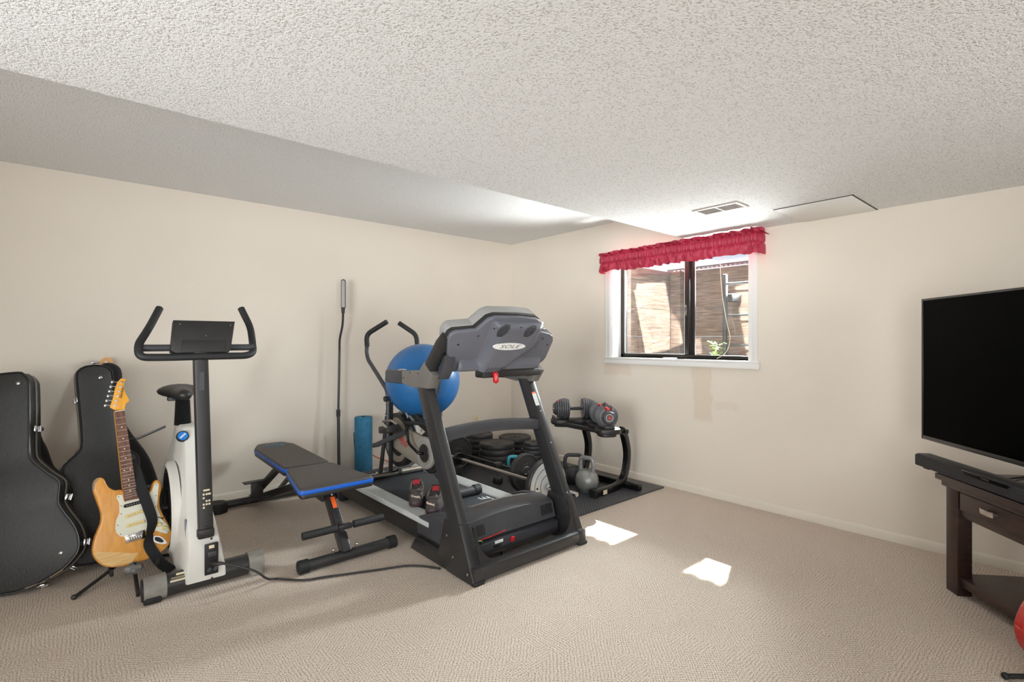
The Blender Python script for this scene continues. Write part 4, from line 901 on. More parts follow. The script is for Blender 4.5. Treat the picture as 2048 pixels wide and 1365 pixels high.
def kettlebell(name, label, p, r, hw, hh, hr, mt, rz, hmt=None):
    K = thing(name, label, 'kettlebell', p); M_ = Matrix.Translation(p) @ Matrix.Rotation(rz, 4, 'Z')
    m = MB(M_); prof = [(0.0, 0.0), (r * 0.55, 0.0)]
    for k in range(2, 18):
        a = R(-90 + k * 10 + 4); prof.append((r * math.cos(a), r * 0.95 + r * math.sin(a)))
    prof = [(0.0, 0.0), (r * 0.55, 0.0)] + [(r * math.cos(R(a)), r * 0.93 + r * math.sin(R(a))) for a in range(-52, 84, 8)] + [(0.0, r * 1.92)]
    m.lathe(prof, n=36); m.build('body', mt, K)
    zt = r * 1.62
    P = [(-hw * 0.78, 0, zt - 0.03), (-hw, 0, zt + hh * 0.55), (-hw * 0.82, 0, zt + hh), (hw * 0.82, 0, zt + hh), (hw, 0, zt + hh * 0.55), (hw * 0.78, 0, zt - 0.03)]
    m = MB(M_); m.tube(round_path(P, hh * 0.42, 6), hr, n=14); m.build('handle', hmt or mt, K)
kg = mat('grey_cast_iron', (150, 150, 148), 0.28, metal=0.3, var=0.1, vscale=14, bump=0.35, bscale=160)
kd = mat('dark_cast_iron', (66, 66, 68), 0.36, metal=0.3, var=0.12, vscale=14, bump=0.3, bscale=160)
kettlebell('kettlebell', 'grey kettlebell with a thick handle, nearest the foot of the dumbbell stand', (3.262, 2.812, MZ), 0.100, 0.062, 0.120, 0.0185, kg, R(-75))
kettlebell('kettlebell', 'darker kettlebell with a squared handle standing behind the grey one', (3.355, 3.045, MZ), 0.085, 0.080, 0.115, 0.0165, kd, R(-42))
kettlebell('kettlebell', 'small kettlebell with a turquoise handle behind the black barbell plate', (3.045, 3.50, MZ), 0.062, 0.050, 0.105, 0.0150, iron, R(-45), mat('turquoise_vinyl', (64, 170, 184), 0.4))
hd_ = thing('small_dumbbell', 'small black dumbbell with a chrome grip standing on end beside the chrome barbell', 'dumbbell', (2.85, 3.49, MZ))
def hexhead(m, z0, z1, r): m.tube([(0, 0, z0), (0, 0, z0 + 0.008), (0, 0, z1 - 0.008), (0, 0, z1)], [r * 0.85, r, r, r * 0.85], n=6)
M_ = Matrix.Translation((2.85, 3.49, MZ))
for a, b_ in ((0.0, 0.055), (0.13, 0.185)): m = MB(M_); hexhead(m, a, b_, 0.045); m.build('head', iron, hd_)
m = MB(M_); m.cyl((0, 0, 0.05), (0, 0, 0.135), 0.016, n=14); m.build('grip', chrome, hd_)
# adjustable dumbbell stand
rk = thing('dumbbell_stand', 'black steel stand carrying two adjustable dumbbells near the right wall', 'stand', (3.42, 2.90, MZ))
FZ = MZ + 0.03
legP = lambda y, x0: [(x0, y, FZ), (3.50, y + 0.02, FZ), (3.62, y + 0.03, 0.13), (3.655, y + 0.03, 0.30), (3.60, y + 0.02, 0.46), (3.53, y + 0.0, 0.52)]
m = MB(); m.tube(smooth_path(legP(2.66, 3.16), 6), 1, flat=(0.026, 0.030)); lg = m.build('leg', blackgl, rk)
m = MB(); m.box((3.28, 2.630, FZ), (0.05, 0.002, 0.034), 0); m.build('leg_label', cream, lg)
m = MB(); m.tube(smooth_path(legP(3.10, 3.20), 6), 1, flat=(0.026, 0.030)); m.build('leg', blackgl, rk)
m = MB(); m.bx(3.58, 3.64, 2.52, 3.28, MZ, MZ + 0.055, 0.01); m.build('rear_cross_bar', blackgl, rk)
m = MB(); m.tube([(3.155, 2.66, FZ), (3.175, 2.66, FZ)], 1, flat=(0.031, 0.034)); m.tube([(3.19, 3.10, FZ), (3.21, 3.10, FZ)], 1, flat=(0.031, 0.034)); m.build('foot_cap', rubber, rk)
m = MB(); m.tube([(3.36, 2.62, 0.515), (3.30, 2.98, 0.535), (3.28, 3.22, 0.545)], 1, flat=(0.02, 0.018)); m.tube([(3.56, 2.62, 0.505), (3.60, 2.98, 0.53), (3.62, 3.22, 0.54)], 1, flat=(0.02, 0.018)); m.tube([(3.36, 2.66, 0.512), (3.56, 2.66, 0.505)], 1, flat=(0.02, 0.018)); m.build('top_frame', black, rk)
def tray(c, ax, nm):
    """ax = horizontal unit vector of the dumbbell axis"""
    T = frame(c, (ax[0], ax[1], 0), (-ax[1], ax[0], 0), (0, 0, 1))
    m = MB(T); o2 = smooth2([(-0.225, -0.055), (-0.215, 0.055), (-0.17, 0.10), (-0.09, 0.10), (-0.045, 0.065), (0.045, 0.065), (0.09, 0.10), (0.17, 0.10), (0.215, 0.055), (0.225, -0.055), (0.17, -0.10), (0.09, -0.10), (0.045, -0.065), (-0.045, -0.065), (-0.09, -0.10), (-0.17, -0.10)], 3)
    m.prism(o2, -0.042, 0.0, 'xy', bev=0.010); m.prism([(x * 0.86, y * 0.72) for x, y in o2], -0.068, -0.040, 'xy', bev=0.006); tr = m.build(nm, black, rk)
    m = MB(T)
    for s in (-1, 1): m.box((s * 0.20, 0, 0.012), (0.02, 0.08, 0.03), 0.006)
    m.build('tray_guide', black, tr)
def selecttech(name, label, c, ax):
    D = thing(name, label, 'dumbbell', c); M_ = frame(c, (ax[0], ax[1], 0), (-ax[1], ax[0], 0), (0, 0, 1)) @ Matrix.Rotation(R(90), 4, 'Y')   # local z = axis
    m = MB(M_)
    prof = [(0.0, -0.065)]
    for k in range(9): prof += [(0.015, -0.062 + k * 0.0135), (0.0175, -0.055 + k * 0.0135)]
    prof += [(0.0, 0.065)]
    m.lathe(prof, n=20); m.build('handle', darkgrey, D)
    radii = [0.094, 0.098, 0.098, 0.094, 0.086, 0.078]
    for s in (-1, 1):
        for k, r in enumerate(radii):
            z = s * (0.070 + k * 0.0185)
            m = MB(M_ @ Matrix.Translation((0, 0, z)) @ Matrix.Rotation(math.pi, 4, 'Z'))
            # round plate with an open slot at the top: local -x is up
            pts = [(r * math.cos(R(a)), r * 0.96 * math.sin(R(a))) for a in range(22 - 0, 339, 12)]
            pts = pts + [(r * 0.35, -0.022), (r * 0.28, 0), (r * 0.35, 0.022)]
            m.prism(pts, -0.0072, 0.0072, 'xy', bev=0.0025); m.build('weight_plate', ironw, D)
        m = MB(M_); m.box((-0.050, 0, s * 0.118), (0.045, 0.026, 0.10), 0.008); m.build('red_selector', red, D, )
        m = MB(M_); m.tube([(0, 0, s * 0.172), (0, 0, s * 0.186), (0, 0, s * 0.190), (0, 0, s * 0.202)], [0.056, 0.056, 0.050, 0.046], n=28)
        for a in range(0, 360, 30): m.box((0.055 * math.cos(R(a)), 0.055 * math.sin(R(a)), s * 0.180), (0.010, 0.010, 0.012), 0.002, rot=(0, 0, R(a)))
        dl = m.build('dial', darkgrey, D)
        m = MB(M_); m.lathe([(0.024, s * 0.2025), (0.0245, s * 0.2045), (0.0305, s * 0.2045), (0.031, s * 0.2025)], n=24); m.build('dial_ring', steel, dl)
        m = MB(M_); m.tube([(0, 0, s * 0.204), (0, 0, s * 0.2065)], [0.0155, 0.0145], n=20); m.build('dial_centre', mat('dial_red', (170, 60, 62), 0.4) if 'dial_red' not in MATS else MATS['dial_red'], dl)
    return D
a1 = (0.795, -0.606); a2 = (-0.60, -0.80)
c1 = (3.44, 3.10, 0.668); c2 = (3.335, 2.695, 0.668)
tray((3.44, 3.10, 0.578), a1, 'tray'); tray((3.335, 2.695, 0.578), a2, 'tray')
selecttech('adjustable_dumbbell', 'adjustable dumbbell with red accents lying crosswise on the farther tray of the stand', c1, a1)
selecttech('adjustable_dumbbell', 'adjustable dumbbell pointing its round dial at the camera on the nearer tray', c2, a2)
# ------------------------------------------------------------------ bench
bn = thing('weight_bench', 'folding weight bench with grey pads edged in bright blue', 'bench', (1.19, 3.5, 0))
def pad(name, out, z, T=None, tk=0.05):
    m = MB(T); o3 = out; m.prism(o3, z - 0.030, z, 'xy', bev=0.012, seg=3); p = m.build(name, vinyl, bn)
    cx = sum(q[0] for q in out) / len(out); cy = sum(q[1] for q in out) / len(out)
    g = [(cx + (x - cx) * 1.012 + 0.002 * (1 if x > cx else -1), cy + (y - cy) * 1.008) for x, y in out]
    m = MB(T); m.prism(g, z - 0.038, z - 0.013, 'xy', bev=0.004); m.build('blue_edging', blue, p)
    m = MB(T); m.prism(out, z - 0.062, z - 0.037, 'xy', bev=0.006); m.build('pad_base', black, p)
    return p
seat = [(0.965, 2.915), (1.385, 2.915), (1.392, 2.96), (1.335, 3.42), (1.30, 3.445), (1.055, 3.445), (1.03, 3.42), (0.955, 2.96)]
rs = rpoly([(0.955, 2.905), (1.390, 2.905), (1.388, 2.96), (1.330, 3.440), (1.036, 3.440), (0.958, 2.96)], 0.045)
pad('seat_pad', rs, 0.452)
bkT = Matrix.Translation((1.185, 3.46, 0.0)) @ Matrix.Rotation(R(-1.0), 4, 'Z')
bo = [(-0.148, 0.03), (-0.125, 0.0), (0.125, 0.0), (0.148, 0.03), (0.148, 0.80), (0.10, 0.93), (0.07, 0.95), (-0.07, 0.95), (-0.10, 0.93), (-0.148, 0.80)]
bp_ = pad('back_pad', rpoly(bo, 0.03, 3), 0.452, bkT)
m = MB(bkT); m.prism(rrect(-0.062, 0.062, 0.76, 0.86, 0.004), 0.452, 0.4535, 'xy'); m.build('logo_panel', mat('slate_blue_print', (56, 108, 142), 0.5), bp_)
m = MB(bkT)
for q in range(5): m.box((-0.040 + q * 0.020, 0.81, 0.4542), (0.012, 0.050, 0.0012)); m.box((-0.040 + q * 0.020, 0.81 + 0.012 * (-1) ** q, 0.4546), (0.006, 0.010, 0.0014))
m.build('logo_marks', vinyl, bp_)
# frame
m = MB(); m.tube([(1.19, 2.845, 0.05), (1.19, 3.155, 0.375)], 1, flat=(0.036, 0.026), up=(1, 0, 0)); fp = m.build('front_post', blackmet, bn)
dirv = Vector((0, 0.31, 0.325)).normalized(); nv = Vector((0, -dirv.z, dirv.y))
def on_post(t, off=0.037): return Vector((1.19, 2.845, 0.05)) + dirv * t + nv * 0.0 + Vector((0, -dirv.z, dirv.y)) * off
# (post section: 52 mm across x, 72 mm deep)
PT = lambda t: frame(on_post(t, 0.0375), (1, 0, 0), dirv)
m = MB(PT(0.31)); m.box((0, 0, 0), (0.026, 0.075, 0.0015)); m.build('warning_sticker', orange, fp)
m = MB(PT(0.37)); m.box((0, 0, 0), (0.026, 0.036, 0.0015)); m.build('hazard_sticker', printk, fp)
m = MB(PT(0.37)); m.box((0, 0, 0.001), (0.008, 0.028, 0.001), rot=(0, 0, 0.2)); m.box((0.001, 0.002, 0.001), (0.018, 0.007, 0.001), rot=(0, 0, 0.5)); m.build('hazard_figure', printw, fp)
for t in (0.235, 0.205, 0.175): MB(PT(t)).lathe([(0, 0.001), (0.005, 0.001), (0.005, -0.002), (0, -0.002)], n=10).build('adjustment_hole', printk, fp)
m = MB(); m.bx(1.135, 1.152, 3.08, 3.20, 0.30, 0.395, 0.004); m.bx(1.228, 1.245, 3.08, 3.20, 0.30, 0.395, 0.004); m.bx(1.14, 1.24, 3.06, 3.40, 0.372, 0.392, 0.004); m.build('seat_bracket', black, bn)
m = MB(); m.cyl((1.12, 3.11, 0.345), (1.26, 3.11, 0.345), 0.010, n=12); m.build('pivot_bolt', chrome, bn)
P0 = Vector((0, 0, 0))
m = MB(); m.cyl((0.965, 2.86, 0.035), (1.50, 2.86, 0.035), 0.031, n=24); m.build('front_foot_bar', blackmet, bn)
for x in (0.925, 1.455):
    m = MB(); m.cyl((x, 2.86, 0.036), (x + 0.055, 2.86, 0.036), 0.035, n=24)
    for a in range(0, 360, 20): m.box((x + 0.028, 2.86 + 0.035 * math.cos(R(a)), 0.036 + 0.035 * math.sin(R(a))), (0.05, 0.004, 0.004), 0, rot=(R(a), 0, 0))
    m.build('foot_cap', rubber, bn)
m = MB()
for x in (1.12, 1.26): m.cyl((x, 2.86, 0.06), (x, 2.86, 0.082), 0.006, n=8); m.ball((x, 2.86, 0.082), 0.009, n=10)
each(m, 'bolt', chrome, bn)
m = MB(); m.cyl((0.955, 2.868, 0.20), (1.42, 2.868, 0.20), 0.012, n=14); m.bx(1.15, 1.23, 2.85, 2.885, 0.185, 0.215, 0.006); m.build('leg_roller_bar', blackmet, bn)
for x0, x1 in ((0.95, 1.145), (1.245, 1.43)): m = MB(); m.cyl((x0, 2.868, 0.20), (x1, 2.868, 0.20), 0.0215, n=20); m.build('foam_roll', rubber, bn)
m = MB(); m.cyl((0.86, 4.33, 0.036), (1.46, 4.33, 0.036), 0.029, n=20); m.build('rear_foot_bar', blackmet, bn)
MB().cyl((1.44, 4.33, 0.036), (1.50, 4.33, 0.036), 0.034, n=20).build('foot_cap', rubber, bn)
m = MB(); m.tube([(0.80, 4.30, 0.0), (0.80, 4.30, 0.06), (0.80, 4.30, 0.072)], [0.075, 0.075, 0.066], n=24); m.build('transport_wheel_housing', rubber, bn)
m = MB(); m.tube([(1.10, 4.30, 0.05), (1.16, 3.86, 0.20), (1.19, 3.34, 0.37)], 1, flat=(0.022, 0.028), up=(0, 0, 1)); m.build('main_beam', blackmet, bn)
m = MB(); m.tube([(1.04, 4.30, 0.06), (1.10, 3.80, 0.385)], 1, flat=(0.020, 0.022), up=(0, 0, 1)); m.tube([(1.22, 4.30, 0.06), (1.24, 3.80, 0.385)], 1, flat=(0.012, 0.016), up=(0, 0, 1)); m.build('back_support', blackmet, bn)
m = MB(); m.bx(1.165, 1.215, 3.50, 4.25, 0.368, 0.392, 0.004); m.build('pad_rail', black, bn)
m = MB(); m.bx(0.985, 1.06, 4.05, 4.10, 0.12, 0.235, 0.004); m.bx(0.93, 1.10, 4.04, 4.11, 0.235, 0.243, 0.002); m.cyl((0.93, 4.075, 0.115), (1.16, 4.075, 0.115), 0.018, n=14); m.build('adjuster_ladder', black, bn)
MB().lathe([(0, 0), (0.013, 0), (0.011, 0.004), (0, 0.004)], n=14, T=frame((1.02, 4.30, 0.04), (1, 0, 0), (0, 0, 1), (0, -1, 0))).build('rear_bolt', chrome, bn)
# ------------------------------------------------------------------ upright exercise bike
bk = thing('exercise_bike', 'white and black upright exercise bike seen from its front end', 'exercise bike', (0.52, 3.4, 0))
m = MB(); m.cyl((0.33, 3.05, 0.058), (0.72, 3.05, 0.058), 0.054, n=28); fbar = m.build('front_base_tube', blackmet, bk)
tape = mat('grey_duct_tape', (134, 130, 122), 0.55, var=0.18, vscale=25, bump=0.6, bscale=60)
m = MB(); m.tube([(0.245, 3.05, 0.058), (0.255, 3.05, 0.058), (0.33, 3.05, 0.058)], [0.050, 0.058, 0.058], n=26); m.bx(0.25, 0.325, 2.995, 3.105, 0.0, 0.05, 0.01); m.build('end_cap', rubber, bk)
m = MB(); m.tube([(0.252, 3.05, 0.060), (0.345, 3.05, 0.060)], [0.0605, 0.0605], n=26); m.v = [p for p in m.v]; m.build('duct_tape', tape, bk)
m = MB(); m.tube([(0.715, 3.05, 0.058), (0.79, 3.05, 0.058)], [0.060, 0.062], n=26); m.bx(0.72, 0.785, 2.995, 3.105, 0.0, 0.05, 0.01); m.build('duct_tape', tape, bk)
m = MB(); m.tube([(0.40, 4.0, 0.05), (0.60, 4.0, 0.05)], [0.045, 0.045], n=20); m.build('rear_base_tube', blackmet, bk)
LBT = frame((0.405, 3.05 - 0.0405, 0.058 + 0.037), (1, 0, 0), (0, 0.68, 0.73))
m = MB(LBT); m.box((0, 0.018, 0.0), (0.04, 0.010, 0.0015)); m.box((0, -0.012, 0), (0.095, 0.009, 0.0015)); m.box((0, -0.001, 0), (0.085, 0.0016, 0.0015)); m.box((0, 0.005, 0), (0.085, 0.0016, 0.0015)); m.build('spec_label', cream, bk)
# shroud: left/right half width varies along y and z; built as a loft of rings
def shroud():
    vs = []; fs = []
    # z level: y front, y back, half width front, half width middle
    lv = [(0.055, 2.985, 3.98, 0.092, 0.105), (0.10, 2.978, 3.99, 0.092, 0.11), (0.20, 2.985, 3.99, 0.083, 0.11), (0.30, 3.02, 3.98, 0.078, 0.11), (0.38, 3.10, 3.96, 0.072, 0.108), (0.46, 3.17, 3.93, 0.068, 0.100), (0.54, 3.235, 3.88, 0.062, 0.090), (0.60, 3.28, 3.83, 0.056, 0.078), (0.66, 3.33, 3.78, 0.050, 0.065), (0.73, 3.38, 3.74, 0.046, 0.056), (0.775, 3.42, 3.70, 0.044, 0.050), (0.785, 3.44, 3.68, 0.038, 0.040)]
    n = 20
    for z, y0, y1, wf, wm in lv:
        wr = {0.055: 0.088, 0.10: 0.085, 0.20: 0.072, 0.30: 0.056, 0.38: 0.046}.get(z, 0.040); wl = wf
        ring = [(-wf, 0.0), (-wf * 0.9, -0.012), (wr * 0.9, -0.012), (wr, 0.0)]
        L = y1 - y0; ring = [(x, y0 + 0.012 + y) for x, y in ring]
        for t in (0.15, 0.35, 0.6, 0.85): ring.append((wr * (1 - 0.1 * t), y0 + L * t))
        ring += [(wr * 0.6, y1 - 0.01), (0.0, y1), (-wm * 0.6, y1 - 0.01)]
        for t in (0.85, 0.6, 0.35, 0.15): ring.append((-(wf + (wm - wf) * math.sin(min(1, t * 1.6) * math.pi / 2)), y0 + L * t))
        n = len(ring)
        for x, y in ring: vs.append((0.513 - 0.000 + x, y, z))
    for i in range(len(lv) - 1):
        for j in range(n): fs.append((i * n + j, i * n + (j + 1) % n, (i + 1) * n + (j + 1) % n, (i + 1) * n + j))
    fs.append(tuple(range(n))); fs.append(tuple((len(lv) - 1) * n + j for j in range(n)))
    return MB().add(vs, fs)
shroud().build('shroud', whitepl, bk, smooth=50)
# flywheel recess and wheel on the left flank
FWx = 0.405
for x0, s in ((FWx, 1),):
    T = frame((x0, 3.47, 0.33), (0, -s, 0), (0, 0, 1))
    m = MB(T); m.lathe([(0.0, -0.01), (0.225, -0.01), (0.232, 0.0), (0.225, 0.004), (0.0, 0.004)], n=48); m.build('flywheel_recess', printk, bk)
    m = MB(T); m.lathe([(0.222, -0.015), (0.225, 0.010), (0.240, 0.014), (0.258, 0.0), (0.26, -0.03)], n=48); m.build('recess_rim', whitepl, bk)
    m = MB(T); m.lathe([(0.19, 0.004), (0.195, 0.007), (0.20, 0.004)], n=48); m.lathe([(0.10, 0.004), (0.105, 0.006), (0.11, 0.004)], n=40); m.build('flywheel_ring', steel, bk)
m = MB(); m.box((0.375, 3.50, 0.36), (0.018, 0.03, 0.17), 0.006, rot=(R(-40), 0, 0)); m.cyl((0.41, 3.47, 0.33), (0.36, 3.47, 0.33), 0.02, n=14); cr_ = m.build('crank', black, bk)
m = MB(); m.box((0.33, 3.56, 0.435), (0.08, 0.09, 0.022), 0.006); m.build('pedal', rubber, cr_)
m = MB(); m.box((0.60, 3.52, 0.27), (0.018, 0.03, 0.17), 0.006, rot=(R(-40), 0, 0)); cr2 = m.build('crank', black, bk)
m = MB(); m.box((0.615, 3.55, 0.19), (0.05, 0.09, 0.022), 0.006); m.build('pedal', rubber, cr2)
# front upright post
m = MB(); m.tube([(0.506, 2.985, 0.325), (0.500, 3.02, 0.80), (0.494, 3.055, 1.245)], 1, flat=(0.0325, 0.030), up=(0, 1, 0)); post = m.build('upright_post', black, bk)
m = MB(); m.box((0.506, 2.982, 0.300), (0.075, 0.05, 0.05), 0.01); m.ball((0.506, 2.952, 0.335), 0.006, n=8); m.build('post_clamp', black, bk)
m = MB()
def dec(z, w_, h_, x=0.508): m.box((x, 2.9555 + (z - 0.36) * 0.074, z), (w_, 0.0015, h_))
dec(0.520, 0.028, 0.008)
for k, z in enumerate((0.500, 0.482, 0.466, 0.450, 0.434)):
    for dx in (-0.013, 0.0, 0.012):
        if (k + int(dx * 1000)) % 3 != 1: dec(z, 0.008, 0.009, 0.508 + dx)
m.build('post_label', cream, post)
text('post_ce_mark', 'CE', 0.014, frame((0.520, 2.9545 + 0.14 * 0.074, 0.500), (1, 0, 0), (0, 0.07, 1)), cream, post)
m = MB(); m.box((0.494, 3.0085, 1.06), (0.022, 0.0015, 0.12)); m.build('height_scale', darkgrey, post)
# handlebar
def hb(m_, P, r): m_.tube(round_path(P, 0.075, 6), r, n=16)
m = MB(); hb(m, [(0.345, 3.30, 1.455), (0.292, 3.20, 1.350), (0.236, 3.08, 1.262), (0.236, 3.045, 1.200), (0.36, 3.030, 1.198), (0.494, 3.025, 1.200), (0.62, 3.030, 1.200), (0.748, 3.045, 1.200), (0.768, 3.16, 1.285), (0.768, 3.20, 1.360), (0.735, 3.27, 1.470)], 0.0185); m.build('handlebar', rubber, bk)
m = MB(); m.cyl((0.245, 3.09, 1.245), (0.757, 3.09, 1.245), 0.0175, n=16); m.build('cross_tube', darkgrey, bk)
m = MB(frame((0.512, 3.075, 1.292), (1, 0, 0), (0, 0.30, 0.95)))
m.prism([(-0.150, -0.068), (-0.132, 0.092), (0.150, 0.092), (0.120, -0.068), (0.10, -0.085), (-0.13, -0.085)], -0.028, 0.030, 'xy', bev=0.008); cons = m.build('console', black, bk)
m = MB(frame((0.502, 3.075, 1.292), (1, 0, 0), (0, 0.30, 0.95))); m.prism([(-0.095, -0.082), (-0.088, -0.018), (0.108, -0.018), (0.10, -0.082)], 0.030, 0.036, 'xy', bev=0.003); m.build('console_back_plate', black, cons)
m = MB(frame((0.512, 3.075, 1.292), (1, 0, 0), (0, 0.30, 0.95)))
for x, y in ((-0.105, 0.068), (0.125, 0.066), (0.008, 0.006), (-0.07, -0.07), (0.075, -0.07)): m.ball((x, y, 0.032), 0.0035, n=8)
each(m, 'console_screw', steel, cons)
# saddle
vs = []; fs = []
prof = [(-0.145, 0.012, 0.030), (-0.13, 0.030, 0.058), (-0.10, 0.036, 0.072), (-0.03, 0.042, 0.078), (0.03, 0.062, 0.080), (0.08, 0.088, 0.084), (0.12, 0.100, 0.084), (0.15, 0.092, 0.076), (0.172, 0.060, 0.050), (0.178, 0.02, 0.02)]
k = 16
for y, hw, ht in prof:
    for j in range(k):
        a = 2 * math.pi * j / k; vs.append((hw * math.cos(a) * (1 if abs(math.cos(a)) < .99 else 1), y, 0.5 * ht * math.sin(a) + (0.010 if y > 0.05 else 0)))
for i in range(len(prof) - 1):
    for j in range(k): fs.append((i * k + j, i * k + (j + 1) % k, (i + 1) * k + (j + 1) % k, (i + 1) * k + j))
fs.append(tuple(range(k))[::-1]); fs.append(tuple((len(prof) - 1) * k + j for j in range(k)))
m = MB(Matrix.Translation((0.488, 3.62, 0.962)) @ Matrix.Scale(1.12, 4, (1, 0, 0))); m.add(vs, fs); m.build('saddle', black, bk, smooth=70)
m = MB(); m.box((0.472, 3.66, 0.930), (0.10, 0.05, 0.022), 0.004); m.build('saddle_clamp', darkgrey, bk)
m = MB(); pr = []
for i in range(27):
    t = i / 26; pr.append((0.040 + 0.006 * (1 - t), 0.778 + t * 0.145)); pr.append((0.0345 + 0.006 * (1 - t), 0.778 + (t + 0.5 / 26) * 0.145))
m.lathe(pr, n=24, T=Matrix.Translation((0.492, 3.60, 0))); m.build('seat_post_gaiter', rubber, bk)
TK = frame((0.462, 3.395, 0.735), (1, 0, 0), (0, 0.45, 0.9))
m = MB(TK); m.lathe([(0.0, 0.0), (0.030, 0.0), (0.032, 0.008), (0.030, 0.020), (0.0, 0.020)], n=26); kn = m.build('height_knob', black, bk)
m = MB(TK); m.lathe([(0.0, 0.020), (0.025, 0.020), (0.024, 0.022), (0.0, 0.022)], n=26); m.build('knob_disc', mat('bright_blue_plastic', (34, 122, 206), 0.4), kn)
m = MB(TK @ Matrix.Translation((0, 0, 0.0225)) @ Matrix.Rotation(R(42), 4, 'Z'))
for q in range(5): m.box((-0.015 + q * 0.0075, 0, 0), (0.0058, 0.009, 0.0008))
m.build('knob_print', printw, kn)
# power panel at the front foot
m = MB(); m.box((0.530, 2.967, 0.165), (0.062, 0.008, 0.16), 0.004); pn = m.build('power_panel', printk, bk)
m = MB(); m.box((0.530, 2.961, 0.228), (0.024, 0.004, 0.016), 0.001); m.build('rating_sticker', cream, pn)
m = MB(); m.box((0.532, 2.960, 0.190), (0.040, 0.006, 0.026), 0.004); m.box((0.520, 2.960, 0.112), (0.018, 0.006, 0.022), 0.003, rot=(0, 0.7, 0)); m.box((0.548, 2.960, 0.112), (0.018, 0.006, 0.022), 0.003, rot=(0, 0.7, 0)); m.build('socket', darkgrey, pn)
m = MB(); m.ball((0.530, 2.966, 0.268), 0.006, n=8); m.ball((0.532, 2.966, 0.064), 0.006, n=8); each(m, 'panel_screw', printk, bk)
m = MB(); m.prism([(3.045, 0.20), (3.075, 0.355), (3.095, 0.355), (3.085, 0.17)], 0.4305, 0.4345, 'yz'); 
m.build('side_decal', mat('grey_violet_decal', (120, 118, 150), 0.4), bk)
m = MB(); m.box((0.4225, 3.03, 0.10), (0.002, 0.02, 0.026)); m.build('side_sticker', mat('brown_sticker', (150, 84, 60), 0.5), bk)
# power cord from bike across the carpet to the treadmill
m = MB()
m.tube([(0.530, 2.962, 0.145), (0.545, 2.93, 0.146), (0.575, 2.915, 0.145)], [0.011, 0.011, 0.007], n=10)
m.tube(smooth_path([(0.57, 2.917, 0.145), (0.62, 2.87, 0.135), (0.70, 2.82, 0.10), (0.76, 2.83, 0.04), (0.82, 2.86, 0.010), (0.92, 2.76, 0.008), (1.02, 2.72, 0.008), (1.14, 2.67, 0.008), (1.27, 2.615, 0.008), (1.40, 2.565, 0.008), (1.48, 2.50, 0.008), (1.545, 2.40, 0.008)]), 0.0058, n=10)
tag(m.build('power_cord', black), 'black power cord looping over the carpet from the white bike to the treadmill', 'cord')
m = MB(); m.tube(smooth_path([(1.66, 2.42, 0.008), (1.75, 2.24, 0.008), (1.86, 2.26, 0.008), (1.93, 2.33, 0.02), (1.92, 2.36, 0.045)]), 0.005, n=8); tag(m.build('mains_cord', black), 'short black mains cord curled on the carpet under the treadmill motor pan', 'cord')
# ------------------------------------------------------------------ guitars and cases in the left corner
def lean_frame(P, yaw, lean):
    a, l = R(yaw), R(lean); u = Vector((math.cos(a), math.sin(a), 0)); b = Vector((-math.sin(a), math.cos(a), 0))
    return frame(P, u, b * math.sin(l) + Vector((0, 0, math.cos(l))))        # local z points out of the front
def wood(name, c0, c1, stretch=(14, 1.2, 14), rough=0.25):
    m = bpy.data.materials.new(name); m.use_nodes = True; nt = m.node_tree; b = nt.nodes['Principled BSDF']
    tc = N(nt, 'ShaderNodeTexCoord'); mp = N(nt, 'ShaderNodeMapping'); mp.inputs['Scale'].default_value = stretch; nt.links.new(tc.outputs['Object'], mp.inputs[0])
    n1 = N(nt, 'ShaderNodeTexNoise'); n1.inputs['Scale'].default_value = 3; n1.inputs['Detail'].default_value = 6; n1.inputs['Distortion'].default_value = 0.6; nt.links.new(mp.outputs[0], n1.inputs['Vector'])
    cr = N(nt, 'ShaderNodeValToRGB'); nt.links.new(n1.outputs['Fac'], cr.inputs[0]); cr.color_ramp.elements[0].color = rgb(*c0); cr.color_ramp.elements[1].color = rgb(*c1)
    cr.color_ramp.elements[0].position = 0.3; cr.color_ramp.elements[1].position = 0.7
    nt.links.new(cr.outputs[0], b.inputs['Base Color']); b.inputs['Roughness'].default_value = rough; return m
tolex = mat('black_textured_vinyl', (44, 43, 42), 0.46, var=0.15, vscale=40, bump=0.9, bscale=75, stretch=(3, 3, 0.7))
tolexp = mat('black_piping', (22, 21, 21), 0.35)
cloth_b = mat('black_nylon_cloth', (22, 22, 24), 0.75, var=0.1, vscale=10, bump=0.4, bscale=40)
amber = wood('amber_lacquered_wood', (206, 138, 58), (228, 166, 84), (14, 14, 1.2))
bare = wood('bare_sanded_wood', (214, 168, 104), (234, 196, 134), (3, 3, 22), 0.5)
maple = wood('yellow_maple', (222, 150, 48), (238, 172, 66), (10, 10, 2))
rosew = wood('rosewood_fretboard', (84, 56, 44), (122, 84, 66), (30, 30, 2), 0.5)
def mirror(right, b0, t0):
    ax = (Vector(t0) - Vector(b0)).normalized(); out = []
    for p in right[::-1]:
        q = Vector(p) - Vector(b0); d = q.dot(ax)
        if (q - ax * d).length > 0.012: out.append(tuple(Vector(b0) + ax * d * 2 - q))
    return out
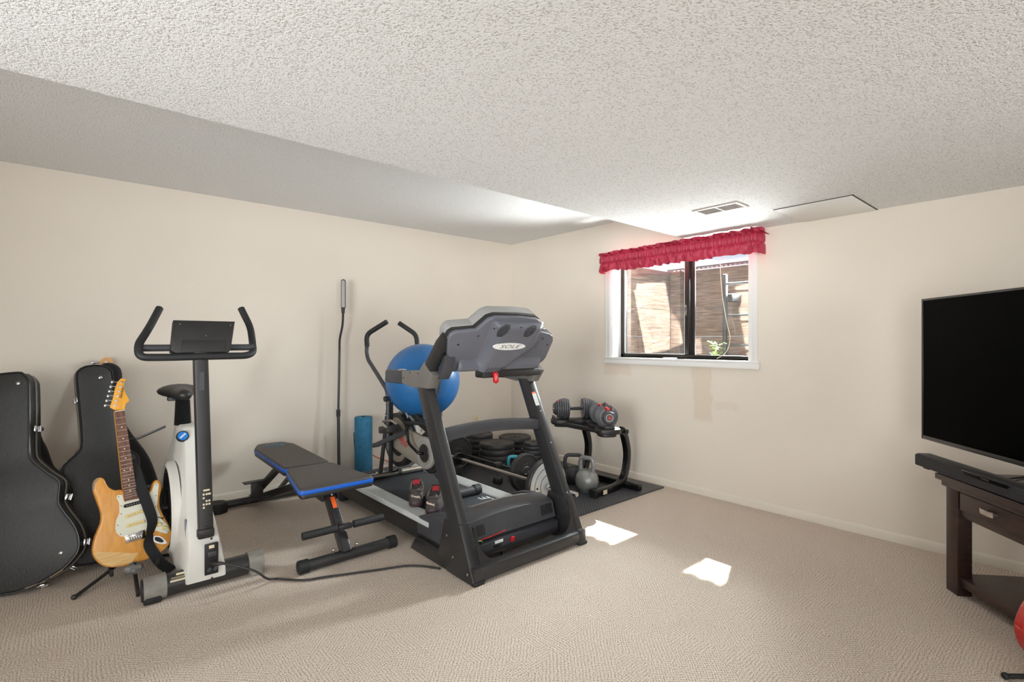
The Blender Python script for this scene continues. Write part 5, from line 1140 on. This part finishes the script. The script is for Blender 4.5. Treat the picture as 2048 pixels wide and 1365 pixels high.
def hard_case(name, label, T, right, b0, t0, depth, latches, rivets, extra=None):
    C = thing(name, label, 'guitar case', T.to_translation())
    full = smooth2(right + mirror(right, b0, t0), 3)
    m = MB(T); m.prism(full, -depth * 0.55, 0.0, 'xy', bev=0.012, seg=2); lid = m.build('lid', tolex, C, smooth=50)
    m = MB(T); m.prism(full, -depth, -depth * 0.57, 'xy', bev=0.012, seg=2); m.build('case_bottom', tolex, C, smooth=50)
    m = MB(T); m.tube([(x, y, -0.004) for x, y in full], 0.0045, closed=True, n=6); m.build('lid_piping', tolexp, lid)
    m = MB(T); m.tube([(x, y, -depth * 0.56) for x, y in full], 0.0042, closed=True, n=6); m.build('seam_stitching', mat('pale_stitching', (116, 110, 100), 0.6) if 'pale_stitching' not in MATS else MATS['pale_stitching'], C)
    for x, y, a in latches:
        m = MB(T @ Matrix.Translation((x, y, -depth * 0.5)) @ Matrix.Rotation(R(a), 4, 'Z')); m.box((0.004, 0, 0.01), (0.014, 0.034, 0.045), 0.004); m.box((0.008, 0, -0.022), (0.016, 0.022, 0.03), 0.005); m.cyl((0.014, -0.016, -0.006), (0.014, 0.016, -0.006), 0.005, n=10); m.build('latch', chrome, C)
    for x, y in rivets:
        m = MB(T @ Matrix.Translation((x, y, 0))); m.ball((0, 0, 0.001), 0.0095, (1, 1, 0.4), n=14); m.build('rivet', chrome, C)
    return C, full
S = 0.977
TA = lean_frame((-0.172, 3.525, 0.036), -25, 14)
Ra = [(-0.120, -0.022), (-0.041, -0.014), (0.039, 0.014), (0.127, 0.067), (0.172, 0.121), (0.192, 0.164), (0.187, 0.223), (0.157, 0.291), (0.100, 0.368), (0.075, 0.412), (0.070, 0.46), (0.064, 0.525), (0.010, 0.570), (-0.031, 0.605), (-0.073, 0.647), (-0.091, 0.690), (-0.105, 0.80), (-0.118, 0.905), (-0.140, 1.060), (-0.150, 1.095), (-0.170, 1.120), (-0.202, 1.133)]
Ra = [(x * S, y * S) for x, y in Ra]
Ca, fa = hard_case('guitar_case', 'large black acoustic guitar case leaning at the left edge of the photo, nearest the camera', TA, Ra, (-0.120, -0.022), (-0.262, 1.10), 0.115,
    [(-0.100, 0.80, 5), (0.085, 0.43, -10), (0.192, 0.19, 0), (0.03, 0.002, -75)], [(-0.185, 1.045), (0.112, 0.150)])
m = MB(TA)
m.tube([(0.08, 0.035, -0.002), (0.13, 0.068, -0.002)], 0.0035, n=6); m.tube([(-0.02, -0.004, -0.004), (0.06, 0.020, -0.004)], 0.004, n=6); m.build('worn_edge', mat('worn_tan_edge', (150, 122, 92), 0.6), Ca)
TBk = lean_frame((0.084, 3.665, 0.036), 10, 18)
Rb = [(0.072, 0.0), (0.20, 0.008), (0.285, 0.07), (0.298, 0.16), (0.270, 0.27), (0.225, 0.36), (0.225, 0.44), (0.255, 0.52), (0.245, 0.585), (0.190, 0.635), (0.162, 0.68), (0.156, 0.80), (0.160, 1.10), (0.148, 1.150), (0.118, 1.172), (0.075, 1.180)]
Cb, fb = hard_case('guitar_case', 'black guitar case standing behind the amber guitar, a wooden headstock showing above it', TBk, [(x * S, y * S) for x, y in Rb], (0.07, 0.0), (0.07, 1.15), 0.10,
    [(-0.150, 0.50, 180), (-0.012, 0.95, 180), (-0.08, 0.015, 230)], [(0.095, 1.072)])
m = MB(TBk); m.tube([(-0.125, 0.545, -0.002), (-0.105, 0.575, -0.002), (-0.085, 0.592, -0.002)], 0.003, n=6); m.tube([(0.005, 1.140, -0.003), (0.03, 1.152, -0.003), (0.11, 1.152, -0.003)], 0.003, n=6); m.build('worn_edge', mat('worn_grey_edge', (136, 132, 124), 0.6), Cb)
def gig_bag(name, label, T, right, b0, t0, depth):
    G_ = thing(name, label, 'guitar bag', T.to_translation()); full = smooth2(right + mirror(right, b0, t0), 3)
    m = MB(T); m.prism(full, -depth, 0, 'xy', bev=0.025, seg=3); b = m.build('bag', cloth_b, G_, smooth=60)
    m = MB(T); m.tube([(x, y, -depth * 0.4) for x, y in full], 0.004, closed=True, n=6); m.build('zip', tolexp, G_)
    return G_
gb = gig_bag('gig_bag', 'soft black guitar bag slumped against the wall to the right of the hard case', lean_frame((0.20, 3.95, 0.03), 0, 20),
    [(-0.03, -0.01), (0.12, 0.0), (0.215, 0.04), (0.247, 0.13), (0.228, 0.287), (0.190, 0.46), (0.148, 0.567), (0.062, 0.730), (0.046, 0.85), (0.042, 1.044), (0.035, 1.134), (0.0, 1.172), (-0.03, 1.18)], (-0.03, -0.01), (-0.03, 1.18), 0.07)
TG2 = lean_frame((0.20, 3.95, 0.03), 0, 20)
m = MB(TG2); m.prism(smooth2([(0.04, 0.14), (0.15, 0.14), (0.17, 0.20), (0.15, 0.40), (0.06, 0.40)], 3), 0.0, 0.014, 'xy', bev=0.006); m.build('pocket', cloth_b, gb)
gig_bag('gig_bag', 'soft black guitar bag almost hidden behind the large acoustic case at the far left', lean_frame((-0.12, 3.86, 0.03), 0, 18),
    [(-0.20, -0.01), (0.0, 0.0), (0.09, 0.08), (0.10, 0.25), (0.06, 0.42), (0.050, 0.500), (0.022, 0.545), (-0.008, 0.654), (-0.034, 0.731), (-0.046, 0.883), (-0.060, 1.045), (-0.080, 1.10), (-0.125, 1.108), (-0.20, 1.07)], (-0.20, -0.01), (-0.20, 1.07), 0.07)
# bass guitar against the wall: only its headstock shows above the case
bs = thing('bass_guitar', 'bass guitar whose pale wooden headstock and grey tuner peek over the black case', 'guitar', (0.16, 4.42, 0.03))
TB2 = lean_frame((0.165, 4.36, 0.03), 0, 9)
m = MB(TB2); m.prism(smooth2([(-0.14, 0.02), (0.14, 0.02), (0.16, 0.12), (0.11, 0.22), (0.14, 0.34), (0.10, 0.38), (0.03, 0.34), (-0.03, 0.34), (-0.11, 0.42), (-0.15, 0.36), (-0.11, 0.22), (-0.16, 0.12)], 3), -0.035, 0, 'xy', bev=0.008); m.build('body', amber, bs)
m = MB(TB2); m.bx(-0.028, 0.028, 0.30, 1.05, -0.01, 0.012); m.build('neck', rosew, bs)
m = MB(TB2); m.prism(smooth2([(-0.028, 1.05), (-0.034, 1.09), (-0.030, 1.125), (-0.005, 1.148), (0.022, 1.145), (0.040, 1.122), (0.026, 1.08), (0.028, 1.05)], 3), -0.006, 0.008, 'xy', bev=0.002); hs = m.build('headstock', mat('peach_maple', (232, 178, 120), 0.35), bs)
m = MB(TB2); m.cyl((0.0, 1.112, 0.006), (0.0, 1.112, 0.022), 0.008, n=14); m.tube([(-0.03, 1.112, 0.0), (-0.052, 1.112, 0.0)], 0.004, n=8); m.ball((-0.066, 1.114, 0.0), 0.018, (1.0, 0.62, 0.3), n=14); m.build('tuner', chrome, hs)
# the amber electric guitar
body = [(-0.097, 0.464), (-0.081, 0.453), (-0.073, 0.428), (-0.058, 0.401), (-0.034, 0.385), (-0.012, 0.384), (0.012, 0.350), (0.055, 0.335), (0.090, 0.336), (0.118, 0.355), (0.130, 0.388), (0.147, 0.402), (0.164, 0.386), (0.167, 0.350), (0.156, 0.307), (0.155, 0.252), (0.174, 0.195), (0.196, 0.138), (0.203, 0.090), (0.188, 0.045), (0.145, 0.014), (0.079, -0.003), (0.0, -0.005), (-0.067, 0.007), (-0.108, 0.035), (-0.131, 0.075), (-0.137, 0.116), (-0.124, 0.177), (-0.102, 0.231), (-0.098, 0.281), (-0.111, 0.341), (-0.124, 0.395), (-0.124, 0.436), (-0.113, 0.458)]
def egt(name, label, T, bmat, full=True):
    E = thing(name, label, 'guitar', T.to_translation())
    m = MB(T); m.prism(smooth2(body, 2), -0.045, 0, 'xy', bev=0.008, seg=3); bd = m.build('body', bmat, E, smooth=50)
    NF = T @ Matrix.Translation((0.024, 0.335, 0.0)) @ Matrix.Rotation(R(4.0), 4, 'Z')       # neck frame, y runs up the neck
    m = MB(NF); m.add([(-0.028, -0.01, -0.02), (0.028, -0.01, -0.02), (0.021, 0.462, -0.016), (-0.021, 0.462, -0.016), (-0.029, -0.01, 0.008), (0.029, -0.01, 0.008), (0.0215, 0.462, 0.008), (-0.0215, 0.462, 0.008)], [(3, 2, 1, 0), (4, 5, 6, 7), (0, 1, 5, 4), (1, 2, 6, 5), (2, 3, 7, 6), (3, 0, 4, 7)]); nk = m.build('neck', maple, E)
    m = MB(NF); m.add([(-0.029, -0.012, 0.008), (0.029, -0.012, 0.008), (0.0215, 0.462, 0.008), (-0.0215, 0.462, 0.008), (-0.028, -0.012, 0.0125), (0.028, -0.012, 0.0125), (0.0208, 0.462, 0.0125), (-0.0208, 0.462, 0.0125)], [(3, 2, 1, 0), (4, 5, 6, 7), (0, 1, 5, 4), (1, 2, 6, 5), (2, 3, 7, 6), (3, 0, 4, 7)]); fbd = m.build('fretboard', rosew, nk)
    sc_ = 0.648; fr = MB(NF)
    for i in range(1, 22):
        d = 0.462 - (sc_ - sc_ / 2 ** (i / 12)); hw = 0.0213 + (0.462 - d) / 0.47 * 0.0072
        if d < -0.008: break
        MB(NF).box((0, d, 0.0130), (hw * 2, 0.0017, 0.0014)).build('fret', steel, nk)
    for i in (3, 5, 7, 9, 12, 15, 17, 19):
        d = 0.462 - (sc_ - sc_ / 2 ** ((i - 0.5) / 12))
        for dx in ((-0.013, 0.013) if i == 12 else (0,)):
            m = MB(NF); m.ball((dx, d, 0.0128), 0.0034, (1, 1, 0.15), n=10); m.build('inlay_dot', cream, nk)
    MB(NF).box((0, 0.463, 0.012), (0.043, 0.004, 0.006)).build('nut', cream, nk)
    if not full: return E
    head = [(-0.021, 0.803), (-0.040, 0.819), (-0.033, 0.845), (-0.026, 0.867), (-0.016, 0.915), (-0.004, 0.952), (0.012, 0.971), (0.036, 0.966), (0.026, 0.950), (0.021, 0.928), (0.028, 0.892), (0.045, 0.848), (0.028, 0.832), (0.021, 0.801)]
    m = MB(T @ Matrix.Translation((-0.006, 0.0, 0))); m.prism(head, -0.012, 0.004, 'xy', bev=0.002); hs = m.build('headstock', maple, E)
    HF = T @ Matrix.Translation((-0.006, 0.0, 0))
    for i in range(6):
        x = -0.028 + i * 0.0066; y = 0.828 + i * 0.0245
        m = MB(HF); m.cyl((x + 0.008, y, 0.004), (x + 0.008, y, 0.014), 0.0038, n=12); m.lathe([(0.004, 0.0042), (0.0068, 0.0042), (0.0064, 0.0062), (0.004, 0.0062)], n=14, T=Matrix.Translation((x + 0.008, y, 0))); m.tube([(x - 0.008, y + 0.002, -0.004), (x - 0.022, y + 0.004, -0.004)], 0.002, n=6); m.box((x - 0.030, y + 0.004, -0.004), (0.013, 0.014, 0.007), 0.003); m.build('tuning_peg', chrome, hs)
    text('headstock_script', 'Silvertone', 0.017, HF @ Matrix.Translation((0.012, 0.892, 0.0045)) @ Matrix.Rotation(R(78), 4, 'Z'), printk, hs, shear=0.3, sx=0.85)
    guard = [(-0.030, 0.361), (-0.009, 0.357), (-0.005, 0.328), (0.054, 0.322), (0.095, 0.325), (0.120, 0.350), (0.135, 0.385), (0.147, 0.388), (0.153, 0.373), (0.146, 0.320), (0.140, 0.257), (0.158, 0.190), (0.184, 0.150), (0.189, 0.121), (0.179, 0.106), (0.150, 0.122), (0.117, 0.145), (0.085, 0.148), (-0.008, 0.142), (-0.025, 0.149), (-0.041, 0.172), (-0.045, 0.196), (-0.039, 0.236), (-0.025, 0.268), (-0.024, 0.315), (-0.035, 0.349)]
    m = MB(T); m.prism(guard, 0.0, 0.0028, 'xy', bev=0.0008, seg=1); gd = m.build('pickguard', mat('aged_white_pickguard', (226, 224, 206), 0.3), E)
    m = MB(T)
    for x, y in ((-0.026, 0.350), (-0.016, 0.302), (-0.018, 0.262), (-0.034, 0.208), (-0.024, 0.160), (0.141, 0.378), (0.137, 0.320), (0.133, 0.262), (0.164, 0.196), (0.180, 0.120), (0.088, 0.153)): m.ball((x, y, 0.003), 0.0026, (1, 1, 0.3), n=8)
    each(m, 'guard_screw', printk, gd)
    cream2 = mat('aged_cream_plastic', (228, 206, 142), 0.4)
    for x, y, a, mm in ((0.033, 0.300, 5, printk), (0.036, 0.248, 10, cream2), (0.040, 0.197, 4, cream2)):
        PF = T @ Matrix.Translation((x, y, 0)) @ Matrix.Rotation(R(a), 4, 'Z')
        m = MB(PF); m.prism(rrect(-0.041, 0.041, -0.0088, 0.0088, 0.0086), 0.002, 0.010, 'xy', bev=0.002); pk = m.build('pickup', mm, E)
        m = MB(PF)
        for q in range(6): m.ball((-0.026 + q * 0.0104, 0, 0.010), 0.0026, (1, 1, 0.4), n=8)
        each(m, 'pole_piece', steel, pk)
    m = MB(T @ Matrix.Translation((0.037, 0.132, 0)) @ Matrix.Rotation(R(3), 4, 'Z')); m.box((0, 0, 0.004), (0.086, 0.044, 0.006), 0.002); br = m.build('bridge_plate', chrome, E)
    for q in range(6):
        m = MB(T @ Matrix.Translation((0.037, 0.132, 0)) @ Matrix.Rotation(R(3), 4, 'Z')); m.box((-0.026 + q * 0.0104, -0.006, 0.010), (0.0085, 0.022, 0.006), 0.0015); m.ball((-0.026 + q * 0.0104, 0.014, 0.008), 0.003, n=8); m.build('saddle', steel, br)
    for x, y in ((0.145, 0.165), (0.168, 0.141)):
        m = MB(T @ Matrix.Translation((x, y, 0))); m.lathe([(0.0, 0.0), (0.0125, 0.0), (0.0120, 0.004), (0.009, 0.008), (0.0085, 0.014), (0.0, 0.014)], n=22); m.build('tone_knob', cream2, E)
    m = MB(T @ Matrix.Translation((0.152, 0.198, 0)) @ Matrix.Rotation(R(-35), 4, 'Z')); m.box((0, 0, 0.003), (0.030, 0.004, 0.002)); m.cyl((0, 0, 0.0), (0.006, 0, 0.016), 0.0016, n=6); m.build('selector_switch', printk, E)
    m = MB(T); m.prism(smooth2([(0.119, 0.109), (0.148, 0.100), (0.172, 0.070), (0.175, 0.056), (0.151, 0.060), (0.117, 0.083)], 3), 0.0, 0.003, 'xy'); jp = m.build('jack_plate', chrome, E)
    m = MB(T); m.prism(smooth2([(0.124, 0.104), (0.146, 0.095), (0.162, 0.072), (0.150, 0.068), (0.124, 0.086)], 3), 0.003, 0.0036, 'xy'); m.build('jack_recess', printk, jp)
    # sanded pale area low on the body
    m = MB(T); m.prism([(-0.1355, 0.100), (-0.118, 0.104), (-0.095, 0.092), (-0.040, 0.074), (0.02, 0.052), (0.048, 0.046), (0.03, 0.02), (0.02, 0.0035), (-0.060, 0.0105), (-0.098, 0.032), (-0.125, 0.072)], 0.0, 0.0006, 'xy'); m.build('sanded_patch', bare, bd)
    for q in range(0): pass
    # chipped edge on the upper horn
    m = MB(T); m.tube([(-0.108, 0.462, 0.0), (-0.122, 0.440, -0.002), (-0.124, 0.410, -0.004)], 0.004, n=6); m.build('horn_chip', tape, bd)
    # strings
    return E
TG = lean_frame((0.207, 3.284, 0.121), 8, 10)
eg = egt('electric_guitar', 'amber electric guitar with a white pickguard propped on a stand beside the white bike', TG, amber)
def ribbon(T, pts, wdt, th=0.002):
    m = MB(T); P = smooth_path([p[:3] for p in pts], 5); A = []
    for i in range(len(pts) - 1):
        for j in range(5): A.append(pts[i][3] + (pts[i + 1][3] - pts[i][3]) * j / 5)
    A.append(pts[-1][3]); vs = []; fs = []
    for i, p in enumerate(P):
        t = (P[min(i + 1, len(P) - 1)] - P[max(i - 1, 0)]).normalized(); n = Vector((math.sin(R(A[i])), 0, math.cos(R(A[i])))); s = t.cross(n).normalized(); n = s.cross(t)
        for a, b in ((-1, -1), (1, -1), (1, 1), (-1, 1)): vs.append(p + s * a * wdt / 2 + n * b * th / 2)
    for i in range(len(P) - 1):
        for j in range(4): fs.append((i * 4 + j, i * 4 + (j + 1) % 4, (i + 1) * 4 + (j + 1) % 4, (i + 1) * 4 + j))
    fs.append((3, 2, 1, 0)); n = (len(P) - 1) * 4; fs.append((n, n + 1, n + 2, n + 3)); m.add(vs, fs); return m
rb = ribbon(TG, [(0.045, 0.53, -0.03, 0), (0.052, 0.48, -0.008, 0), (0.070, 0.375, 0.014, 0), (0.098, 0.262, 0.018, 0), (0.112, 0.190, 0.016, 10), (0.098, 0.128, 0.014, 40), (0.092, 0.075, 0.014, 10), (0.116, 0.015, 0.012, 0), (0.150, -0.045, -0.002, -10), (0.20, -0.098, -0.02, -30)], 0.050)
rb.build('strap', cloth_b, eg)
# guitar stand
st = thing('guitar_stand', 'black tubular guitar stand holding the amber guitar, grey tape wrapped round its arm', 'stand', (0.22, 3.36, 0))
m = MB(); m.tube([(0.0, 3.315, 0.010), (0.10, 3.42, 0.035), (0.24, 3.50, 0.10)], 0.0095, n=10); m.ball((-0.002, 3.312, 0.011), 0.013, n=12); m.build('leg', blackmet, st)
m = MB(); m.tube([(0.42, 3.60, 0.010), (0.32, 3.55, 0.04), (0.24, 3.50, 0.10)], 0.0095, n=10); m.build('leg', blackmet, st)
m = MB(); m.tube([(0.24, 3.13, 0.010), (0.24, 3.30, 0.055), (0.24, 3.50, 0.10)], 0.0095, n=10); m.build('leg', blackmet, st)
m = MB(); m.cyl((0.24, 3.50, 0.08), (0.22, 3.56, 0.62), 0.010, n=12); m.build('post', blackmet, st)
m = MB(); m.tube(smooth_path([(0.24, 3.50, 0.12), (0.15, 3.38, 0.11), (0.14, 3.30, 0.105), (0.14, 3.235, 0.103), (0.14, 3.225, 0.13)]), 0.0085, n=10); m.tube(smooth_path([(0.24, 3.50, 0.12), (0.31, 3.38, 0.11), (0.32, 3.31, 0.105), (0.33, 3.245, 0.103), (0.33, 3.235, 0.13)]), 0.0085, n=10); m.build('cradle', rubber, st)
m = MB(); rnd = random.Random(4)
vs = []; fs = []
for i in range(12):
    for j in range(8):
        a = 2 * math.pi * i / 12; b_ = math.pi * (j + 0.5) / 8; rr = 1 + rnd.uniform(-0.28, 0.25)
        vs.append((0.232 + 0.050 * rr * math.sin(b_) * math.cos(a), 3.235 + 0.03 * rr * math.sin(b_) * math.sin(a), 0.112 + 0.026 * rr * math.cos(b_)))
for i in range(12):
    for j in range(7): fs.append((i * 8 + j, ((i + 1) % 12) * 8 + j, ((i + 1) % 12) * 8 + j + 1, i * 8 + j + 1))
m.add(vs, fs); m.build('tape_wad', mat('dark_grey_tape', (104, 102, 98), 0.4, var=0.3, vscale=30), st, smooth=20)
m = MB(); m.tube([(0.305, 4.02, 0.655), (0.37, 4.0, 0.685), (0.448, 3.98, 0.722)], 1, flat=(0.014, 0.007), up=(0, 0, 1)); m.cyl((0.20, 3.97, 0.66), (0.31, 4.02, 0.658), 0.003, n=8); m.cyl((0.21, 3.86, 0.0), (0.20, 3.97, 0.662), 0.008, n=10)
ms = m.build('music_stand_arm', blackmet); tag(ms, 'thin black stand arm jutting up from behind the soft guitar bag', 'stand'); ms.name = 'folded_stand'
# ------------------------------------------------------------------ television corner
E1 = (-0.743, -0.669, 0); NF1 = (-0.669, 0.743, 0)
TT = Matrix(((E1[0], NF1[0], 0, 3.408), (E1[1], NF1[1], 0, 0.512), (0, 0, 1, 0), (0, 0, 0, 1)))
tb = thing('console_table', 'dark espresso wood console table with a drawer under the television', 'table', (3.408, 0.512, 0))
esp = wood('espresso_wood', (46, 30, 26), (68, 46, 40), (3, 3, 14), 0.36)
TL, TD = 1.16, 0.46
for x in (0, TL - 0.08):
    for y in (0, -TD + 0.067):
        m = MB(TT); m.bx(x, x + 0.08, y - 0.067, y, 0.0, 0.535, 0.003); m.build('leg', esp, tb)
m = MB(TT); m.bx(-0.03, TL + 0.03, -TD - 0.03, 0.035, 0.562, 0.592, 0.004); m.build('table_top', esp, tb)
m = MB(TT); m.bx(-0.012, TL + 0.012, -TD - 0.012, 0.016, 0.532, 0.562, 0.005); m.build('top_moulding', esp, tb)
m = MB(TT); m.bx(0.08, TL - 0.08, -0.065, -0.010, 0.400, 0.436, 0.003); m.build('drawer_rail', esp, tb)
m = MB(TT); m.bx(0.0, 0.02, -TD + 0.06, -0.06, 0.40, 0.535); m.bx(0.08, TL - 0.08, -TD, -TD + 0.02, 0.40, 0.535); m.build('apron', esp, tb)
for x0, x1 in ((0.10, 0.565), (0.60, TL - 0.10)):
    m = MB(TT); m.bx(x0, x1, -0.05, 0.004, 0.440, 0.526, 0.003); dw = m.build('drawer', esp, tb)
    xm = (x0 + x1) / 2 - 0.04
    m = MB(TT); m.tube([(xm - 0.040, 0.020, 0.488), (xm - 0.02, 0.028, 0.488), (xm + 0.02, 0.030, 0.488), (xm + 0.040, 0.024, 0.488)], 1, flat=(0.004, 0.012), up=(0, 0, 1)); m.bx(xm + 0.025, xm + 0.035, 0.002, 0.024, 0.483, 0.493); m.bx(xm - 0.035, xm - 0.025, 0.002, 0.024, 0.483, 0.493); m.build('handle', mat('brushed_nickel', (196, 188, 178), 0.3, metal=0.9) if 'brushed_nickel' not in MATS else MATS['brushed_nickel'], dw)
m = MB(TT); m.bx(0.575, 0.59, -0.06, -0.006, 0.436, 0.535); m.build('divider', esp, tb)
m = MB(TT); m.bx(0.03, TL - 0.03, -TD + 0.02, -0.012, 0.050, 0.095, 0.003); m.build('lower_shelf', esp, tb)
tv = thing('television', 'large black flat screen television switched off on the dark console table', 'television', (3.45, 0.42, 0.592))
X0, X1, YB = -0.295, 1.13, -0.072
m = MB(TT); m.bx(X0, X1, YB - 0.035, YB, 0.722, 1.520, 0.004); m.build('housing', black, tv)
bez = mat('bezel_gunmetal', (56, 54, 54), 0.25, metal=0.3)
m = MB(TT); m.bx(X0, X1, YB - 0.004, YB + 0.006, 0.722, 0.744, 0.002); m.bx(X0, X1, YB - 0.004, YB + 0.006, 1.508, 1.520, 0.002); m.bx(X0, X0 + 0.014, YB - 0.004, YB + 0.006, 0.722, 1.52, 0.002); m.bx(X1 - 0.014, X1, YB - 0.004, YB + 0.006, 0.722, 1.52, 0.002); m.build('bezel', bez, tv)
m = MB(TT); m.bx(X0 + 0.012, X1 - 0.012, YB, YB + 0.003, 0.742, 1.510); m.build('screen', mat('black_screen', (3, 3, 3), 0.35, spec=0.02), tv)
m = MB(TT); m.bx(0.38, 0.46, YB - 0.05, YB - 0.02, 0.60, 0.76, 0.006); m.prism(rrect(0.18, 0.66, YB - 0.14, YB + 0.06, 0.06), 0.592, 0.602, 'xy', bev=0.003); m.build('stand_foot', blackgl, tv)
sb = thing('soundbar', 'long black soundbar lying along the front edge of the console table', 'soundbar', (3.45, 0.62, 0.592))
clothb = mat('black_grille_cloth', (38, 38, 43), 0.7, bump=0.3, bscale=900)
m = MB(TT); m.bx(-0.165, 0.80, -0.03, 0.050, 0.600, 0.662, 0.008); m.build('grille_body', clothb, sb)
m = MB(TT); m.bx(-0.160, 0.795, -0.026, 0.040, 0.655, 0.665, 0.003); m.build('top_shell', black, sb)
m = MB(TT); m.prism([(0.185, 0.657), (0.455, 0.657), (0.440, 0.640), (0.20, 0.640)], 0.0495, 0.0525, 'xz'); m.build('display_strip', blackgl, sb)
m = MB(TT); m.bx(0.182, 0.458, 0.048, 0.053, 0.6565, 0.6590); m.build('chrome_trim', chrome, sb)
m = MB(TT); m.bx(0.30, 0.345, 0.0522, 0.0532, 0.6475, 0.6500); m.build('small_lettering', midgrey, sb)
for x in (-0.12, 0.74): MB(TT).bx(x, x + 0.04, -0.02, 0.035, 0.592, 0.601, 0.002).build('rubber_foot', rubber, sb)
m = MB(TT); m.tube(smooth_path([(0.10, -0.06, 0.597), (0.20, -0.10, 0.625), (0.33, -0.12, 0.665), (0.44, -0.14, 0.70)]), 0.003, n=6); m.tube(smooth_path([(0.16, -0.14, 0.597), (0.26, -0.16, 0.64), (0.40, -0.15, 0.67), (0.46, -0.15, 0.70)]), 0.003, n=6); m.tube(smooth_path([(0.26, -0.05, 0.60), (0.28, -0.06, 0.64), (0.36, -0.10, 0.68)]), 0.003, n=6)
tag(m.build('television_cables', black), 'thin black cables looping behind the soundbar below the television', 'cable')
# red guitar at the right edge of the frame
def sunburst():
    m = bpy.data.materials.new('red_sunburst_lacquer'); m.use_nodes = True; nt = m.node_tree; b = nt.nodes['Principled BSDF']
    tc = N(nt, 'ShaderNodeTexCoord'); gr_ = N(nt, 'ShaderNodeTexGradient', gradient_type='SPHERICAL'); mp = N(nt, 'ShaderNodeMapping'); mp.inputs['Scale'].default_value = (5, 5, 4); mp.inputs['Location'].default_value = (0, 0, -0.7)
    nt.links.new(tc.outputs['Object'], mp.inputs[0]); nt.links.new(mp.outputs[0], gr_.inputs[0]); cr = N(nt, 'ShaderNodeValToRGB'); nt.links.new(gr_.outputs[0], cr.inputs[0])
    cr.color_ramp.elements[0].position = 0.25; cr.color_ramp.elements[0].color = rgb(176, 16, 26); cr.color_ramp.elements[1].position = 1.0; cr.color_ramp.elements[1].color = rgb(222, 66, 30)
    nt.links.new(cr.outputs[0], b.inputs['Base Color']); b.inputs['Roughness'].default_value = 0.15; b.inputs['Coat Weight'].default_value = 0.5; return m
a_ = math.degrees(math.atan2(-0.654, 0.757))
TR = lean_frame((2.790, 0.101, 0.052), a_, 8) @ Matrix.Rotation(R(-17), 4, 'Z')
rg = egt('red_guitar', 'glossy red sunburst guitar body just entering the right edge of the photo', TR, sunburst(), full=False)
rs_ = thing('guitar_stand', 'black stand foot of the red guitar in the bottom right corner', 'stand', (2.80, 0.10, 0))
m = MB(); m.tube([(2.665, 0.225, 0.012), (2.76, 0.12, 0.022), (2.90, 0.06, 0.03)], 0.0095, n=10); m.ball((2.662, 0.228, 0.013), 0.013, n=12); m.build('leg', rubber, rs_)
m = MB(); m.tube([(2.90, 0.06, 0.03), (3.0, -0.1, 0.012)], 0.0095, n=10); m.build('leg', rubber, rs_)
m = MB(); m.cyl((2.90, 0.06, 0.02), (2.92, 0.12, 0.5), 0.010, n=10); m.build('post', blackmet, rs_)
